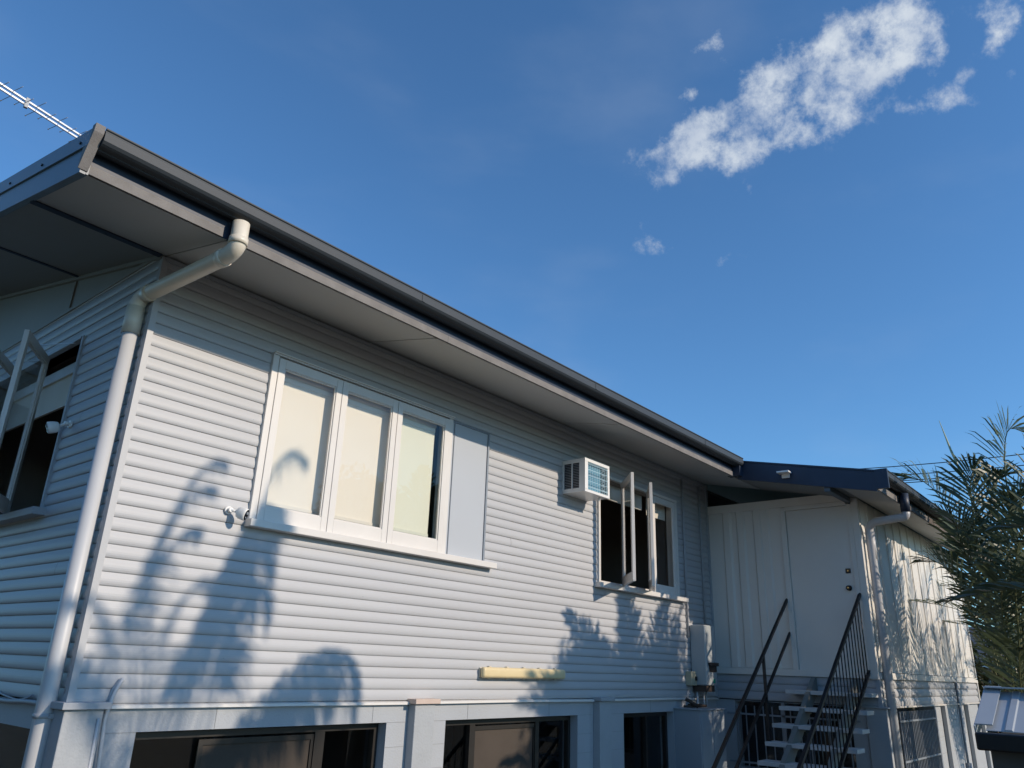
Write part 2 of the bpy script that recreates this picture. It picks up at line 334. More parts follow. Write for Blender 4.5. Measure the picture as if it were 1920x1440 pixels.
# gable sheet on the left wall above the boards, with cover strip
g = MB(); g.poly([(-.004, .0, 5.21), (-.004, 4.2, 5.21), (-.004, 4.2, soff(4.2)), (-.004, 0, soff(0)+.01)]); g.poly([(-.004, 4.2, 5.21), (-.004, DEP, 5.21), (-.004, DEP, soff(0)), (-.004, 4.2, soff(4.2))])
g.bar((-.006, 1.62, 5.24), (-.006, 1.62, soff(1.62)), .02, .01, up=(0, 1, 0)); g.build('gable_sheet', M_GAB, house)
g = MB(); g.bar((-.012, .02, 5.222), (-.012, 4.2, 5.222), .024, .03); g.bar((-.016, .0, soff(0)-.012), (-.016, 4.2, soff(4.2)-.012), .028, .035); g.build('gable_trim', M_GAB, house)
# corner boards
g = MB(); g.box(-.020, .022, -.022, .020, ZL-.02, 5.19); g.build('corner_board', M_SID, house)
g = MB(); g.box(XE-.05, XE-.002, -.035, -.004, ZL, 5.19); g.build('corner_board', M_SIDB, house)
# blocking back wall (inside lining) and rooms
def wallslab(mb, axis, v0, v1, a0, a1, z0, z1, holes):
    xs = sorted({a0, a1, *[h[0] for h in holes], *[h[1] for h in holes]})
    for xa, xb in zip(xs, xs[1:]):
        xm = (xa+xb)/2; c = z0; cuts = sorted([(h[2], h[3]) for h in holes if h[0] < xm < h[1]])
        for u, v in cuts+[(z1, None)]:
            if u > c+1e-6:
                if axis == 'y': mb.box(xa, xb, v0, v1, c, u)
                else: mb.box(v0, v1, xa, xb, c, u)
            if v is not None: c = v
g = MB(); wallslab(g, 'y', .006, .10, .10, XE+.05, 2.45, 5.16, [W1, W2]); wallslab(g, 'x', .006, .10, .10, DEP-.1, 2.45, 5.16, [WL]); split(g, 'wall_lining', M_ROOM, house)
g = MB(); g.box(.1, 14.0, 3.8, 3.9, 2.45, 5.3); g.box(4.2, 4.3, .12, 3.8, 2.45, 5.2); g.box(.1, 14, .12, 3.8, 5.17, 5.2); g.box(XE+.06, XE+.12, 0.12, 3.8, 2.45, 5.17); split(g, 'interior_wall', M_ROOM, house)
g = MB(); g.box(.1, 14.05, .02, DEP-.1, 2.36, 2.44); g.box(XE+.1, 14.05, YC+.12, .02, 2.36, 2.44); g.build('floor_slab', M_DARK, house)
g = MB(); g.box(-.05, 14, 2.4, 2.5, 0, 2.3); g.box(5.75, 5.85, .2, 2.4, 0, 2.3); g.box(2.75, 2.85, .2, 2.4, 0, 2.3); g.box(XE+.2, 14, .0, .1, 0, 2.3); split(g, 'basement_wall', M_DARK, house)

# lower storey: block wall with openings
OP = [(.431, 2.452, .0, 2.111), (3.125, 5.098, .0, 2.111), (6.0, 7.156, .0, 2.111)]
g = MB(); wallslab(g, 'y', .0, .19, .02, XE+.1, 0, ZL-.012, OP); ob = g.build('block_wall', M_BLK, house)
g = MB(); wallslab(g, 'x', .0, .19, .19, DEP, 0, ZL-.012, [(.30, 3.0, .9, 2.111)]); g.build('block_wall', M_BLK, house)
# block joints (thin recessed looking fillets drawn as real grooves is not possible on a slab: raised mortar beads)
g = MB()
for zz in (1.75, 1.93):
    for a, b in ((2.46, 2.66), (2.92, 3.12), (5.10, 5.36), (5.64, 5.99), (7.16, XE)): g.box(a, b, -.0025, .001, zz-.002, zz+.002)
for xx in (2.30, 3.40, .95, 4.6, 6.6): g.box(xx-.002, xx+.002, -.0025, .001, 2.115, 2.26)
for a, b in ((.2, .43), (2.46, 2.66), (2.92, 3.12), (5.10, 5.36), (5.64, 5.99)): g.box(a, b, -.003, .001, 2.109, 2.113)
split(g, 'mortar_joint', mat('mortar_shade', (.33, .34, .35), .9), house)
# base flashing
g = MB()
for a, b in ((.21, 2.66), (2.93, 5.36), (5.65, XE)):
    pf = [(-.002, ZL-.003), (-.034, ZL-.012), (-.036, ZL-.030), (-.026, ZL-.030), (-.002, ZL-.018)]
    g.extr(pf, lambda x, p: (x, p[0], p[1]+.004*math.sin(x*2.1)), a, (a+b)/2); g.extr(pf, lambda x, p: (x, p[0], p[1]+.004*math.sin(x*2.1)), (a+b)/2, b)
g.build('base_flashing', M_WHT, house)
g = MB(); g.tube([(-.03, .2+k*.2, ZL-.02+.008*math.sin(k*1.3)) for k in range(25)], .014, 8); g.tube(bend([(-.03, .45, 2.30), (-.035, .62, 2.26), (-.035, .85, 2.275), (-.03, 1.1, 2.30), (-.03, 3, 2.31)], .1), .006, 6); g.build('base_flashing', M_SIDB, house)
g = MB()
for k in range(1, 36, 2):
    for j in range(14):
        x = .3+j*.6+.03*math.sin(k*3+j*5); z = ZL+(k+.28)*PITCH
        if z < 5.15 and x < 8.3 and not any(h[0]-.06 < x < h[1]+.06 and h[2]-.08 < z < h[3]+.05 for h in (W1, W2)) and (k*7+j*3) % 4 == 0: g.tube([(x, -.013, z), (x, -.0172, z)], .0028, 6)
o = g.build('nail_head', M_BARS, house); o['kind'] = 'stuff'
# pilasters with caps
for i, (a, b) in enumerate(((-.045, .175), (2.675, 2.905), (5.39, 5.62))):
    y1 = .25 if i == 0 else 0
    g = MB(); g.box(a, b, -.085, -.002 if i else .24, 0, ZL-.028); g.build('pilaster', M_CONC, house, bevel=.006)
    g = MB(); g.box(a-.025, b+.03, -.115, -.004 if i else .26, ZL-.026, ZL+.012); g.build('pilaster_cap', M_PIN if i == 1 else M_SIDB, house, bevel=.004)
# bent vent pipe by the corner pier
g = MB(); g.tube(bend([(.34, -.045, .3), (.205, -.045, 2.20), (.235, -.045, 2.35), (.275, -.04, 2.425), (.235, -.02, 2.36), (.215, -.015, 2.26)], .04), .0125, 10); g.tube([(.19, -.05, .4), (.150, -.09, 2.2)], .008, 6)
tag(g.build('vent_pipe', M_PIPE), 'thin bent metal pipe hooked over at the top beside the corner pier', 'pipe')

# basement openings: frame, screens, glass
def low_window(x0, x1, mull, screens, glasses, label):
    z1 = 2.108; y = .11; p = MB()
    p.box(x0+.004, x0+.045, y-.02, y+.03, .02, z1-.01); p.box(x1-.045, x1-.004, y-.02, y+.03, .02, z1-.01); p.box(x0+.045, x1-.045, y-.02, y+.03, z1-.05, z1-.01)
    for a, b in mull: p.box(a, b, y-.028, y+.022, .02, z1-.05)
    fr = p.build('basement_window', M_ALU, house)
    for a, b in screens:
        q = MB(); q.box(a, b, y-.006, y-.002, .04, z1-.1); q.build('fly_screen', M_SCR, fr)
        q = MB(); q.box(a-.02, b+.02, y-.018, y-.008, z1-.1, z1-.065); q.box(a-.02, a+.015, y-.018, y-.008, .04, z1-.1); q.box(b-.015, b+.02, y-.018, y-.008, .04, z1-.1); q.build('screen_frame', M_ALU, fr)
    for a, b in glasses:
        q = MB(); q.box(a, b, y+.008, y+.012, .04, z1-.05); q.build('pane', M_GLASS, fr)
low_window(.431, 2.452, [(1.83, 1.92)], [(.93, 1.82)], [(.48, 2.40)], '')
low_window(3.125, 5.098, [(3.53, 3.60), (4.49, 4.55)], [(3.60, 4.49)], [(3.17, 5.05)], '')
low_window(6.0, 7.156, [(6.62, 6.66)], [], [(6.05, 7.1)], '')
q = MB(); q.box(.09, .10, .32, 2.95, .92, 2.1); q.build('pane', M_GLASST, house)

# ---- soffits (raked), sheets with joints
def soffit_sheets(name, xs, ys, m, th=.012):
    gg = MB()
    for a, b in zip(xs, xs[1:]):
        for c, d in zip(ys, ys[1:]):
            a2, b2, c2, d2 = a+.004, b-.004, c+.004, d-.004
            P = [(a2, c2, soff(c2)), (b2, c2, soff(c2)), (b2, d2, soff(d2)), (a2, d2, soff(d2))]
            gg.poly(P[::-1]); gg.poly([(x, y, z+th) for x, y, z in P])
            for k in range(4): A, B = P[k], P[(k+1) % 4]; gg.poly([A, B, (B[0], B[1], B[2]+th), (A[0], A[1], A[2]+th)])
    return gg.build(name, m, house)
soffit_sheets('soffit', [-.0, 1.87, 4.665, 7.45, 8.33], [-.86, -.006], M_SOF)
soffit_sheets('soffit', [-.87, -.0], [-.86, 0], M_SOF)
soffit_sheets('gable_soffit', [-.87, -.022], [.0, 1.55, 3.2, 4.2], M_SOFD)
soffit_sheets('soffit', [7.5, 10.2, 12.9, 14.9], [-2.60, -2.16], M_SOF)
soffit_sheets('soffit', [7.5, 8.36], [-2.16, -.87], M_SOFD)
# joint cover strips
g = MB()
for x in (1.87, 4.665): g.bar((x, -.85, soff(-.85)-.003), (x, -.02, soff(-.02)-.003), .018, .006)
split(g, 'joint_strip', M_SOF, house)
g = MB(); g.bar((-.87, .0, soff(0)-.008), (-.03, .0, soff(0)-.008), .05, .016); g.bar((-.87, 1.55, soff(1.55)-.005), (-.03, 1.55, soff(1.55)-.005), .03, .01)
split(g, 'joint_strip', M_NAVY, house)
g = MB(); g.bar((.0, -.022, 5.175), (XE-.06, -.022, 5.175), .02, .03); g.build('soffit_mould', M_SIDB, house)
# fascia boards
g = MB(); g.box(-.86, 7.44, -.868, -.848, 5.032, 5.22); g.build('fascia', M_NAVY, house)
for a_, b_ in ((-.86, -.045), (.085, 1.98), (1.983, 7.44)):
    g = MB(); g.box(a_, b_, -.880, -.869, 5.026, 5.084); g.build('fascia_batten', M_FAS, house)
g = MB(); ex = [7.53, 9.2, 10.6, 15.0]
g.box(7.53, 14.95, -2.598, -2.575, 4.678, 4.86); g.build('fascia', M_NAVY, house)
g = MB(); g.box(7.53, 9.9, -2.606, -2.599, 4.672, 4.745); g.build('fascia_batten', M_FAS, house)
g = MB(); g.box(9.905, 14.95, -2.606, -2.599, 4.668, 4.80); g.build('fascia', M_RUST, house)
# roof with ribs
def roof_z(y): return soff(y)+.215
def roofsheet(mb, x0, x1, y0, y1, p=.19):
    k = 0; x = x0; pts = []
    while x < x1:
        pts += [(x, 0), (x+.13, 0), (x+.145, .026), (x+.175, .026)]; x += p
    pts.append((x1, 0))
    for (a, ha), (b, hb) in zip(pts, pts[1:]):
        if b > x1: b = x1
        if a >= x1: break
        mb.poly([(a, y0, roof_z(y0)+ha), (b, y0, roof_z(y0)+hb), (b, y1, roof_z(y1)+hb), (a, y1, roof_z(y1)+ha)])
        mb.poly([(a, y0, roof_z(y0)-.006), (b, y0, roof_z(y0)-.006), (b, y0, roof_z(y0)+hb), (a, y0, roof_z(y0)+ha)])
    mb.poly([(x0, y0, roof_z(y0)-.006), (x0, y1, roof_z(y1)-.006), (x1, y1, roof_z(y1)-.006), (x1, y0, roof_z(y0)-.006)])
g = MB(); roofsheet(g, -.86, 7.49, -.93, 4.2); roofsheet(g, 7.50, 14.95, -2.66, 4.2)
g.poly([(-.86, 4.2, roof_z(4.2)), (14.95, 4.2, roof_z(4.2)), (14.95, DEP+.9, roof_z(-.6)), (-.86, DEP+.9, roof_z(-.6))])
g.build('roof', M_ROOF, house)
# roofing screws along the edge
# gutters: front profile (y out, z)
def gutter(x0, x1, yb, zt, m, name='gutter', h=.110, w=.125):
    gg = MB(); pf = [(0, 0), (0, -h+.012), (.030, -h+.008), (.034, -h), (.060, -h), (.064, -h+.006), (.098, -h+.012), (.112, -h+.020), (w, -h+.036), (w, -.022), (w-.006, -.016), (w-.006, -.010), (w+.002, -.004), (w+.002, .004), (w-.012, .004), (w-.012, -.004)]
    gg.extr(pf, lambda x, p: (x, yb-p[0], zt+p[1]), x0, x1, cap=False)
    pi = [(w-.012, -.004), (w-.014, -.05), (.10, -h+.022), (.012, -h+.018), (.006, 0)]
    gg.extr(pi, lambda x, p: (x, yb-p[0], zt+p[1]), x0, x1, cap=False)
    for x in (x0, x1): gg.poly([(x, yb-p[0], zt+p[1]) for p in pf])
    return gg.build(name, m, house)
gutter(-.862, 7.465, -.881, 5.262, M_GUT)
gutter(7.535, 14.95, -2.607, 4.895, M_GUT)
for x in (1.55, 3.95, 6.35):
    g = MB(); g.box(x, x+.03, -1.0095, -1.0065, 5.187, 5.245); g.build('gutter_joint', M_GUT, house)
# barge board on the left: lower board, upper capping, end cap
g = MB(); xb = -.885
def rake(mb, x0, x1, y0, y1, dz0, dz1):
    P = [(x, y, soff(y)+dz) for x in (x0, x1) for y in (y0, y1) for dz in (dz0, dz1)]
    i = len(mb.v); mb.v += P
    for q in ((0, 1, 3, 2), (4, 6, 7, 5), (0, 4, 5, 1), (2, 3, 7, 6), (0, 2, 6, 4), (1, 5, 7, 3)): mb.f.append(tuple(i+k for k in q)); mb.sm.append(False)
rake(g, xb-.018, xb+.012, -.885, 4.2, -.012, .145); rake(g, -.872, -.858, -.885, 4.2, -.008, .145); g.build('barge_board', M_BARGE, house)
g = MB(); rake(g, xb-.030, xb+.012, -.955, 4.2, .147, .246); rake(g, xb-.030, xb+.08, -.955, 4.2, .247, .251); g.build('barge_capping', M_BARGE, house)
g = MB()
for k in range(7): g.tube([(xb-.038, -.82+k*.62, soff(-.82+k*.62)+.185), (xb-.030, -.82+k*.62, soff(-.82+k*.62)+.185)], .009, 8)
split(g, 'capping_screw', M_BLACK, house)
g = MB(); P = [(-.892, 5.028), (-.995, 5.225), (-1.002, 5.272), (-.958, 5.274), (-.958, 5.158), (-.887, 5.158), (-.887, 5.028)]
g.poly([(-.917, y, z) for y, z in P]); g.poly([(-.866, y, z) for y, z in P])
for (a, b), (c, d) in zip(P, P[1:]+P[:1]): g.poly([(-.917, a, b), (-.866, a, b), (-.866, c, d), (-.917, c, d)])
g.build('barge_end_cap', M_FAS, house)
# barge of the extension (navy)
g = MB(); rake(g, 7.485, 7.515, -2.60, -.90, -.02, .215); rake(g, 7.475, 7.535, -2.735, -.90, .217, .238); g.box(7.476, 7.516, -2.740, -2.602, 4.672, 4.905)
g.build('barge_board', M_NAVY, house)
g = MB(); g.box(7.40, 7.50, -.97, -.80, 5.03, 5.24); g.build('barge_joint', M_NAVY, house)
g = MB(); g.box(XE+.022, XE+.054, YC-.010, YC+.003, 2.66, 4.75); g.box(11.264, 11.303, YC-.004, YC+.003, 2.66, 4.75); g.box(XE+.03, XR-.03, YC-.003, YC+.0035, 2.649, 2.660); split(g, 'dark_joint', M_BLACK, house)
# steel beam below the extension soffit
g = MB(); g.box(7.52, 8.30, -2.06, -1.99, 4.715, 4.80); g.build('soffit_beam', M_BARGE, house)

# ---- conduits up the wall
for x in (7.575, 8.09):
    g = MB(); g.tube([(x, -.032, 3.0 if x < 8 else 3.1), (x, -.032, 5.12)], .014, 8)
    for z in (3.5, 4.2, 4.85): g.box(x-.03, x+.03, -.05, -.018, z, z+.02)
    tag(g.build('conduit', M_SIDB), 'painted conduit on the boards %s' % ('nearer the open casement window' if x < 8 else 'nearer the inside corner by the door wall'), 'conduit', 'conduits running up the wall')

# ------------------------------------------------------------------ windows
def sash_mesh(w, h, st, top, bot, d=.036):   # local: x along sash from the hinge, y thickness, z up
    a = MB(); a.box(0, st, -d/2, d/2, 0, h); a.box(w-st, w, -d/2, d/2, 0, h); a.box(st, w-st, -d/2+.001, d/2-.001, 0, bot); a.box(st, w-st, -d/2+.001, d/2-.001, h-top, h)
    # glazing bead
    b = .012
    a.box(st, st+b, -d/2+.010, d/2-.010, bot, h-top); a.box(w-st-b, w-st, -d/2+.010, d/2-.010, bot, h-top); a.box(st+b, w-st-b, -d/2+.010, d/2-.010, bot, bot+b); a.box(st+b, w-st-b, -d/2+.010, d/2-.010, h-top-b, h-top)
    return a
def place(o, loc, rz, parent):
    o.location = loc; o.rotation_euler = (0, 0, rz); o.parent = parent; o.matrix_parent_inverse = world_inv(parent)
def add_sash(parent, loc, rz, w, h, st=.055, top=.072, bot=.10, glass=None, handle=False):
    a = sash_mesh(w, h, st, top, bot)
    if handle:
        a.box(w*.35, w*.65, .0185, .030, .045, .060); a.box(w*.48, w*.75, .0185, .032, .062, .070)
    o = a.build('sash', M_WHT, None, bevel=.003); place(o, loc, rz, parent)
    b = MB(); b.box(st, w-st, -.002, .002, bot, h-top); p = b.build('pane', glass or M_GLASS, None); place(p, loc, rz, parent)
# main window
g = MB(); z0, z1 = 3.492, 4.79
g.box(.945, .998, -.040, .10, z0, z1-.02); g.box(2.902, 2.952, -.040, .10, z0, z1-.02); g.box(.945, 2.952, -.048, .10, z1-.02, z1+.0)
g.box(.945, 2.952, -.062, -.048, z1-.008, z1+.004)
mw = g.build('window', M_WHT, house, bevel=.003); mw['label'] = 'closed three-sash window with cream roller blinds'
g = MB(); g.box(.93, 3.61, -.095, .08, 3.437, 3.490); g.build('window_sill', M_WHT, mw, bevel=.004)
for k, (a, b) in enumerate(((1.0, 1.617), (1.622, 2.238), (2.243, 2.898))):
    add_sash(mw, (a, -.028, 3.494), 0, b-a, 1.262, .057, .075, .108, glass=M_GLASST if k == 2 else M_GLASS)
for k, (a, b) in enumerate(((1.02, 1.626), (1.64, 2.246), (2.26, 2.800))):
    g = MB(); g.box(a, b, .052, .054, 3.65, 4.66); g.build('blind', M_BLIND, mw)
    g = MB(); g.tube([(a-.01, .07, 4.680), (b+.01, .07, 4.680)], .03, 16); g.box(a, b, .044, .062, 3.632, 3.658); g.box(a, b, .045, .052, 4.615, 4.65); g.build('blind_rail', M_BRAIL, mw)
# blanked fourth light: flat sheet with edging
g = MB(); g.box(2.955, 3.488, -.022, .02, 3.492, 4.758); sh = g.build('infill_panel', M_PANEL, house)
g = MB(); g.box(3.470, 3.492, -.034, -.023, 3.492, 4.766); g.box(2.955, 3.470, -.034, -.023, 4.752, 4.766); g.box(2.985, 2.993, -.030, -.023, 3.492, 4.752); g.build('panel_edging', M_BARS, house)
# open casement window
g = MB(); z0, z1 = 3.50, 4.745
g.box(5.462, 5.500, -.038, .10, z0, z1+.03); g.box(7.33, 7.385, -.038, .10, z0, z1+.03); g.box(5.462, 7.385, -.046, .10, z1, z1+.035)
g.box(5.50, 7.33, .0, .10, 3.50, 3.53)
cw = g.build('window', M_WHT, house, bevel=.003); cw['label'] = 'window with two casement sashes swung open'
g = MB(); g.box(5.40, 7.51, -.095, .08, 3.442, 3.496); g.build('window_sill', M_WHT, cw, bevel=.004)
for hx, tx in ((5.945, 5.53), (6.568, 5.98)):
    ty = -.45
    d = math.hypot(tx-hx, ty+.06); rz = math.atan2(ty+.06, tx-hx)
    add_sash(cw, (hx, -.06, 3.50), rz, .605, 1.235, .055, .07, .10, handle=True)
add_sash(cw, (6.735, -.018, 3.50), 0, .59, 1.24, .055, .07, .10)
g = MB(); g.box(5.52, 6.72, .12, .15, 4.55, 4.74); g.build('pelmet', M_BRAIL, cw)
g = MB(); g.box(6.80, 7.30, .10, .103, 4.50, 4.72); g.build('blind', M_BLIND, cw)
g = MB(); g.bar((5.93, -.055, 4.735), (6.08, -.02, 4.742), .012, .004); g.bar((6.55, -.055, 4.735), (6.70, -.02, 4.742), .012, .004); split(g, 'window_stay', M_ALUM, cw)
# left wall window
g = MB(); z0, z1 = 3.52, 4.84
g.box(-.032, .10, 1.085, 1.112, z0-.01, z1+.022); g.box(-.032, .10, 3.0, 3.04, z0-.01, z1+.022); g.box(-.038, .10, 1.112, 3.0, z1, z1+.025)
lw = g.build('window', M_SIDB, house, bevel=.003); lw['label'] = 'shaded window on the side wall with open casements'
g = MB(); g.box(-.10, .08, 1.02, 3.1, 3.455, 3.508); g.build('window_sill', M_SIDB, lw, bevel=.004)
for hy, rot in ((1.715, None), (2.345, None), (2.965, None)):
    tx, ty = -.375, hy-.50
    add_sash(lw, (-.045, hy, 3.52), math.atan2(ty-hy, tx+.045), .605, 1.295, .055, .07, .10)
g = MB(); g.box(.12, .14, 1.1, 3.0, 4.42, 4.70); g.build('blind', M_BLIND, lw)
g = MB(); g.box(.10, .16, 1.1, 3.0, 4.69, 4.78); g.build('pelmet', M_BRAIL, lw)
g = MB()
for hy in (1.7, 2.33): g.bar((-.2, hy-.23, 4.812), (-.02, hy-.45, 4.84), .01, .004)
split(g, 'window_stay', M_ALUM, lw)

# ------------------------------------------------------------------ extension walls
def ribbed(mb, a0, a1, z0, z1, fn, ribs, d=.022):
    pts = [(a0, 0)]
    for r, s in ribs: pts += [(r-.006, 0.0), (r, -d*.6), (r+.012, d*s), (r+.10, d*s), (r+.13, 0)]
    pts = [p for p in pts if a0 <= p[0] <= a1]+[(a1, 0)]
    for (a, oa), (b, ob) in zip(pts, pts[1:]): mb.poly([fn(a, oa, z0), fn(b, ob, z0), fn(b, ob, z1), fn(a, oa, z1)])
# door wall at x = XE facing -x, a runs along -y
g = MB(); ribbed(g, .035, 1.10, 2.66, 4.745, lambda a, o, z: (XE-.012-o, -a, z), [(.254, 1), (.46, 1), (.707, 1), (.812, .6)]); g.build('ribbed_wall', M_CREAM, house)
g = MB(); g.box(XE-.035, XE+.05, -2.02, -.036, 4.745, 4.86); g.build('door_head_beam', M_CREAM, house, bevel=.004)
g = MB(); g.box(XE+.0, XE+.04, -1.16, -.02, 2.6, 4.745); g.box(XE+.005, XE+.04, -2.0, -1.16, 4.695, 4.745); split(g, 'wall_lining', M_CREAM, house)
g = MB(); g.box(XE-.045, XE+.03, -1.175, -1.105, 2.60, 4.70); g.box(XE-.045, XE+.03, -2.045, -1.985, 2.60, 4.70); g.box(XE-.045, XE+.03, -1.985, -1.175, 4.690, 4.742); g.box(XE-.05, XE-.035, -1.118, -1.106, 2.6, 4.74)
g.build('door_frame', M_CREAM, house, bevel=.003)
g = MB(); g.box(XE-.018, XE+.025, -1.982, -1.178, 2.612, 4.687); door = g.build('door', M_DOOR, house, bevel=.002)
g = MB(); g.box(XE-.030, XE-.018, -1.945, -1.885, 3.825, 3.885); g.build('lock', M_BLACK, door, bevel=.003)
g = MB(); g.tube([(XE-.036, -1.915, 3.855), (XE-.030, -1.915, 3.855)], .012, 12); g.tube([(XE-.075, -1.905, 3.642), (XE-.072, -1.905, 3.642)], .010, 12); split(g, 'key_cylinder', M_BRASS, door)
g = MB(); g.tube([(XE-.017, -1.905, 3.642), (XE-.026, -1.905, 3.642), (XE-.03, -1.905, 3.642), (XE-.045, -1.905, 3.642), (XE-.062, -1.905, 3.642), (XE-.071, -1.905, 3.642)], [.034, .034, .014, .018, .032, .024], 20); g.build('knob', M_BLACK, door)
g = MB()
for z in (2.9, 3.35, 3.78, 4.4): g.box(XE-.052, XE-.045, -1.150, -1.135, z, z+.05)
split(g, 'hinge', M_CREAM, door)
# corner post
g = MB(); g.box(XE-.05, XE+.02, -2.128, -2.046, 2.565, 4.80); g.build('corner_post', M_CREAM, house, bevel=.004)
# sill plate and boards under the door
g = MB(); g.box(XE-.055, XE+.02, -2.13, -.02, 2.572, 2.655); g.build('door_threshold', M_CREAM, house, bevel=.004)
g = MB(); siding(g, .036, 2.11, 2.262, 2.571, lambda a, o, z: (XE-.01-o, -a, z), p=.103, sc=1.1); g.build('weatherboard_wall', M_SIDB, house)
g = MB(); g.box(XE-.035, XE+.01, -2.135, -2.085, 2.262, 2.571); g.build('corner_board', M_SIDB, house)
# lower part of the door wall: block with barred opening
g = MB(); wallslab(g, 'x', XE, XE+.18, -1.92, -.0, 0, 2.25, [(-1.75, -.265, 1.45, 2.243)]); g.build('block_wall', M_BLK, house)
g = MB(); g.box(XE-.03, XE+.19, -2.17, -1.93, 0, 2.245); g.build('corner_pier', M_CONC, house, bevel=.006)
g = MB(); g.box(XE-.06, XE+.2, -2.20, -1.90, 2.247, 2.262); g.build('pilaster_cap', M_SIDB, house)
g = MB()
for k in range(13): y = -.30-k*.118; g.box(XE-.022, XE-.010, y-.006, y+.006, 1.40, 2.19)
for z in (1.50, 2.075): g.box(XE-.030, XE-.022, -1.86, -.16, z, z+.022)
g.box(XE-.03, XE-.008, -.94, -.90, 1.1, 2.24)
bs = g.build('barred_opening', M_BARS, house)
g = MB(); g.box(XE+.12, XE+.125, -1.75, -.27, 1.45, 2.24); g.build('pane', M_GLASS, bs)
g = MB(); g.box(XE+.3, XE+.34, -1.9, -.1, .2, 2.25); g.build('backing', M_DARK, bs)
# extension front wall
rb = []; a = 8.70
while a < XR-.2: rb.append((a, 1)); a += .405
def ribfront(mb, a0, a1, z0, z1):
    ribbed(mb, a0, a1, z0, z1, lambda a, o, z: (a, YC-.006-o, z), [r for r in rb if a0+.01 < r[0] < a1-.01], d=.013)
for a0, a1 in ((XE+.055, 11.262), (11.305, XR)):
    g = MB(); ribfront(g, a0, a1, 2.655, 4.76); g.build('ribbed_wall', M_CREAM, house)
g = MB(); g.box(XE+.02, XR, YC+.004, YC+.08, 2.57, 4.78); g.box(XR-.08, XR, YC+.08, 4, 2.4, 4.78); split(g, 'wall_lining', M_CREAM, house)
g = MB(); g.box(XE+.02, XR+.02, YC-.035, YC-.001, 2.572, 2.648); g.build('wall_plate', M_CREAM, house, bevel=.004)
g = MB(); siding(g, XE+.03, XR, 2.262, 2.571, lambda a, o, z: (a, YC+.012-o, z), p=.103, sc=1.6); g.build('weatherboard_wall', M_SID, house)
g = MB(); g.box(XR-.03, XR+.02, YC-.03, YC+.05, 2.262, 4.74); g.build('corner_board', M_CREAM, house)
g = MB(); wallslab(g, 'y', YC, YC+.19, XE+.20, XR, 0, 2.25, [(9.0, 10.82, 1.2, 2.243)]); g.build('block_wall', M_BLK, house)
g = MB(); g.box(XE+.21, XR+.05, YC-.04, YC-.001, 2.244, 2.262); g.build('base_flashing', M_WHT, house)
g = MB()
for zz in (1.62, 1.83, 2.04):
    g.box(10.85, XR-.1, YC-.003, YC-.0005, zz-.002, zz+.002)
split(g, 'mortar_joint', MATS['mortar_shade'], house)
for a in (11.32, 12.9, XR-.14):
    g = MB(); g.box(a, a+.13, YC-.06, YC-.004, 0, 2.242); g.build('pilaster', M_CONC, house, bevel=.005)
g = MB()
for k in range(24): x = 9.05+k*.076; g.box(x-.007, x+.007, YC-.022, YC-.008, 1.25, 2.20)
for z in (1.30, 1.62, 2.075): g.box(9.0, 10.83, YC-.030, YC-.022, z, z+.022)
g.box(10.80, 10.86, YC-.034, YC-.002, 1.2, 2.243)
bs = g.build('barred_window', M_BARS, house)
g = MB(); g.box(9.0, 10.8, YC+.10, YC+.104, 1.2, 2.24); g.build('pane', M_GLASS, bs)
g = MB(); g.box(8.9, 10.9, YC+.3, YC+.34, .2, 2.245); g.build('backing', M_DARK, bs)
g = MB(); g.tube([(12.42, YC-.03, .6), (12.42, YC-.03, 2.62)], .018, 8); g.tube([(12.42, YC-.03, 1.0), (12.42, YC-.03, 1.42)], .045, 12); tag(g.build('waste_pipe', M_BARS), 'dark thin pipe running down the block base of the cream extension', 'pipe')

# ------------------------------------------------------------------ downpipes (parts of the house gutters)
R = .053
g = MB(); g.tube(bend([(.035, -.935, 5.14), (.037, -.935, 4.975), (.03, -.86, 4.935), (-.06, .075, 4.885), (-.075, .105, 4.82), (-.075, .105, 4.62)], .07, 6), R, 24)
g.tube([(.036, -.935, 4.985), (.036, -.935, 5.03)], R+.006, 24); g.tube([(-.075, .105, 4.60), (-.075, .105, 4.80)], R+.006, 24)
a = Vector((.03, -.86, 4.935)); b = Vector((-.06, .075, 4.885)); d = (b-a).normalized()
g.tube([a+d*.04, a+d*.09], R+.005, 24); g.tube([b-d*.10, b-d*.05], R+.005, 24)
dp = g.build('downpipe', M_PVC, house)
g = MB(); g.tube([(-.075, .105, 4.61), (-.075, .105, .05)], R-.001, 24); g.build('downpipe', M_PIPE, house)
g = MB(); g.tube([(-.075, .105, 2.195), (-.075, .105, 2.22)], R+.004, 24); g.box(-.07, .0, .04, .07, 2.195, 2.22); g.build('pipe_strap', M_SIDB, house)
g = MB(); g.tube([(-.012, .045, 2.3), (-.012, .045, 4.95)], .006, 8); g.build('cable', M_PIPE, house)
g = MB(); g.tube(bend([(8.42, -2.67, 4.56), (8.42, -2.66, 4.49), (8.42, -2.28, 4.46), (8.46, -2.20, 4.40), (8.47, -2.20, .05)], .07, 6), .050, 20); g.tube([(8.47, -2.20, 4.0), (8.47, -2.20, 4.35)], .055, 20); g.build('downpipe', M_PIPE, house)
g = MB(); g.tube([(8.42, -2.67, 4.55), (8.42, -2.67, 4.78)], .056, 20); g.build('outlet', M_NAVY, house)

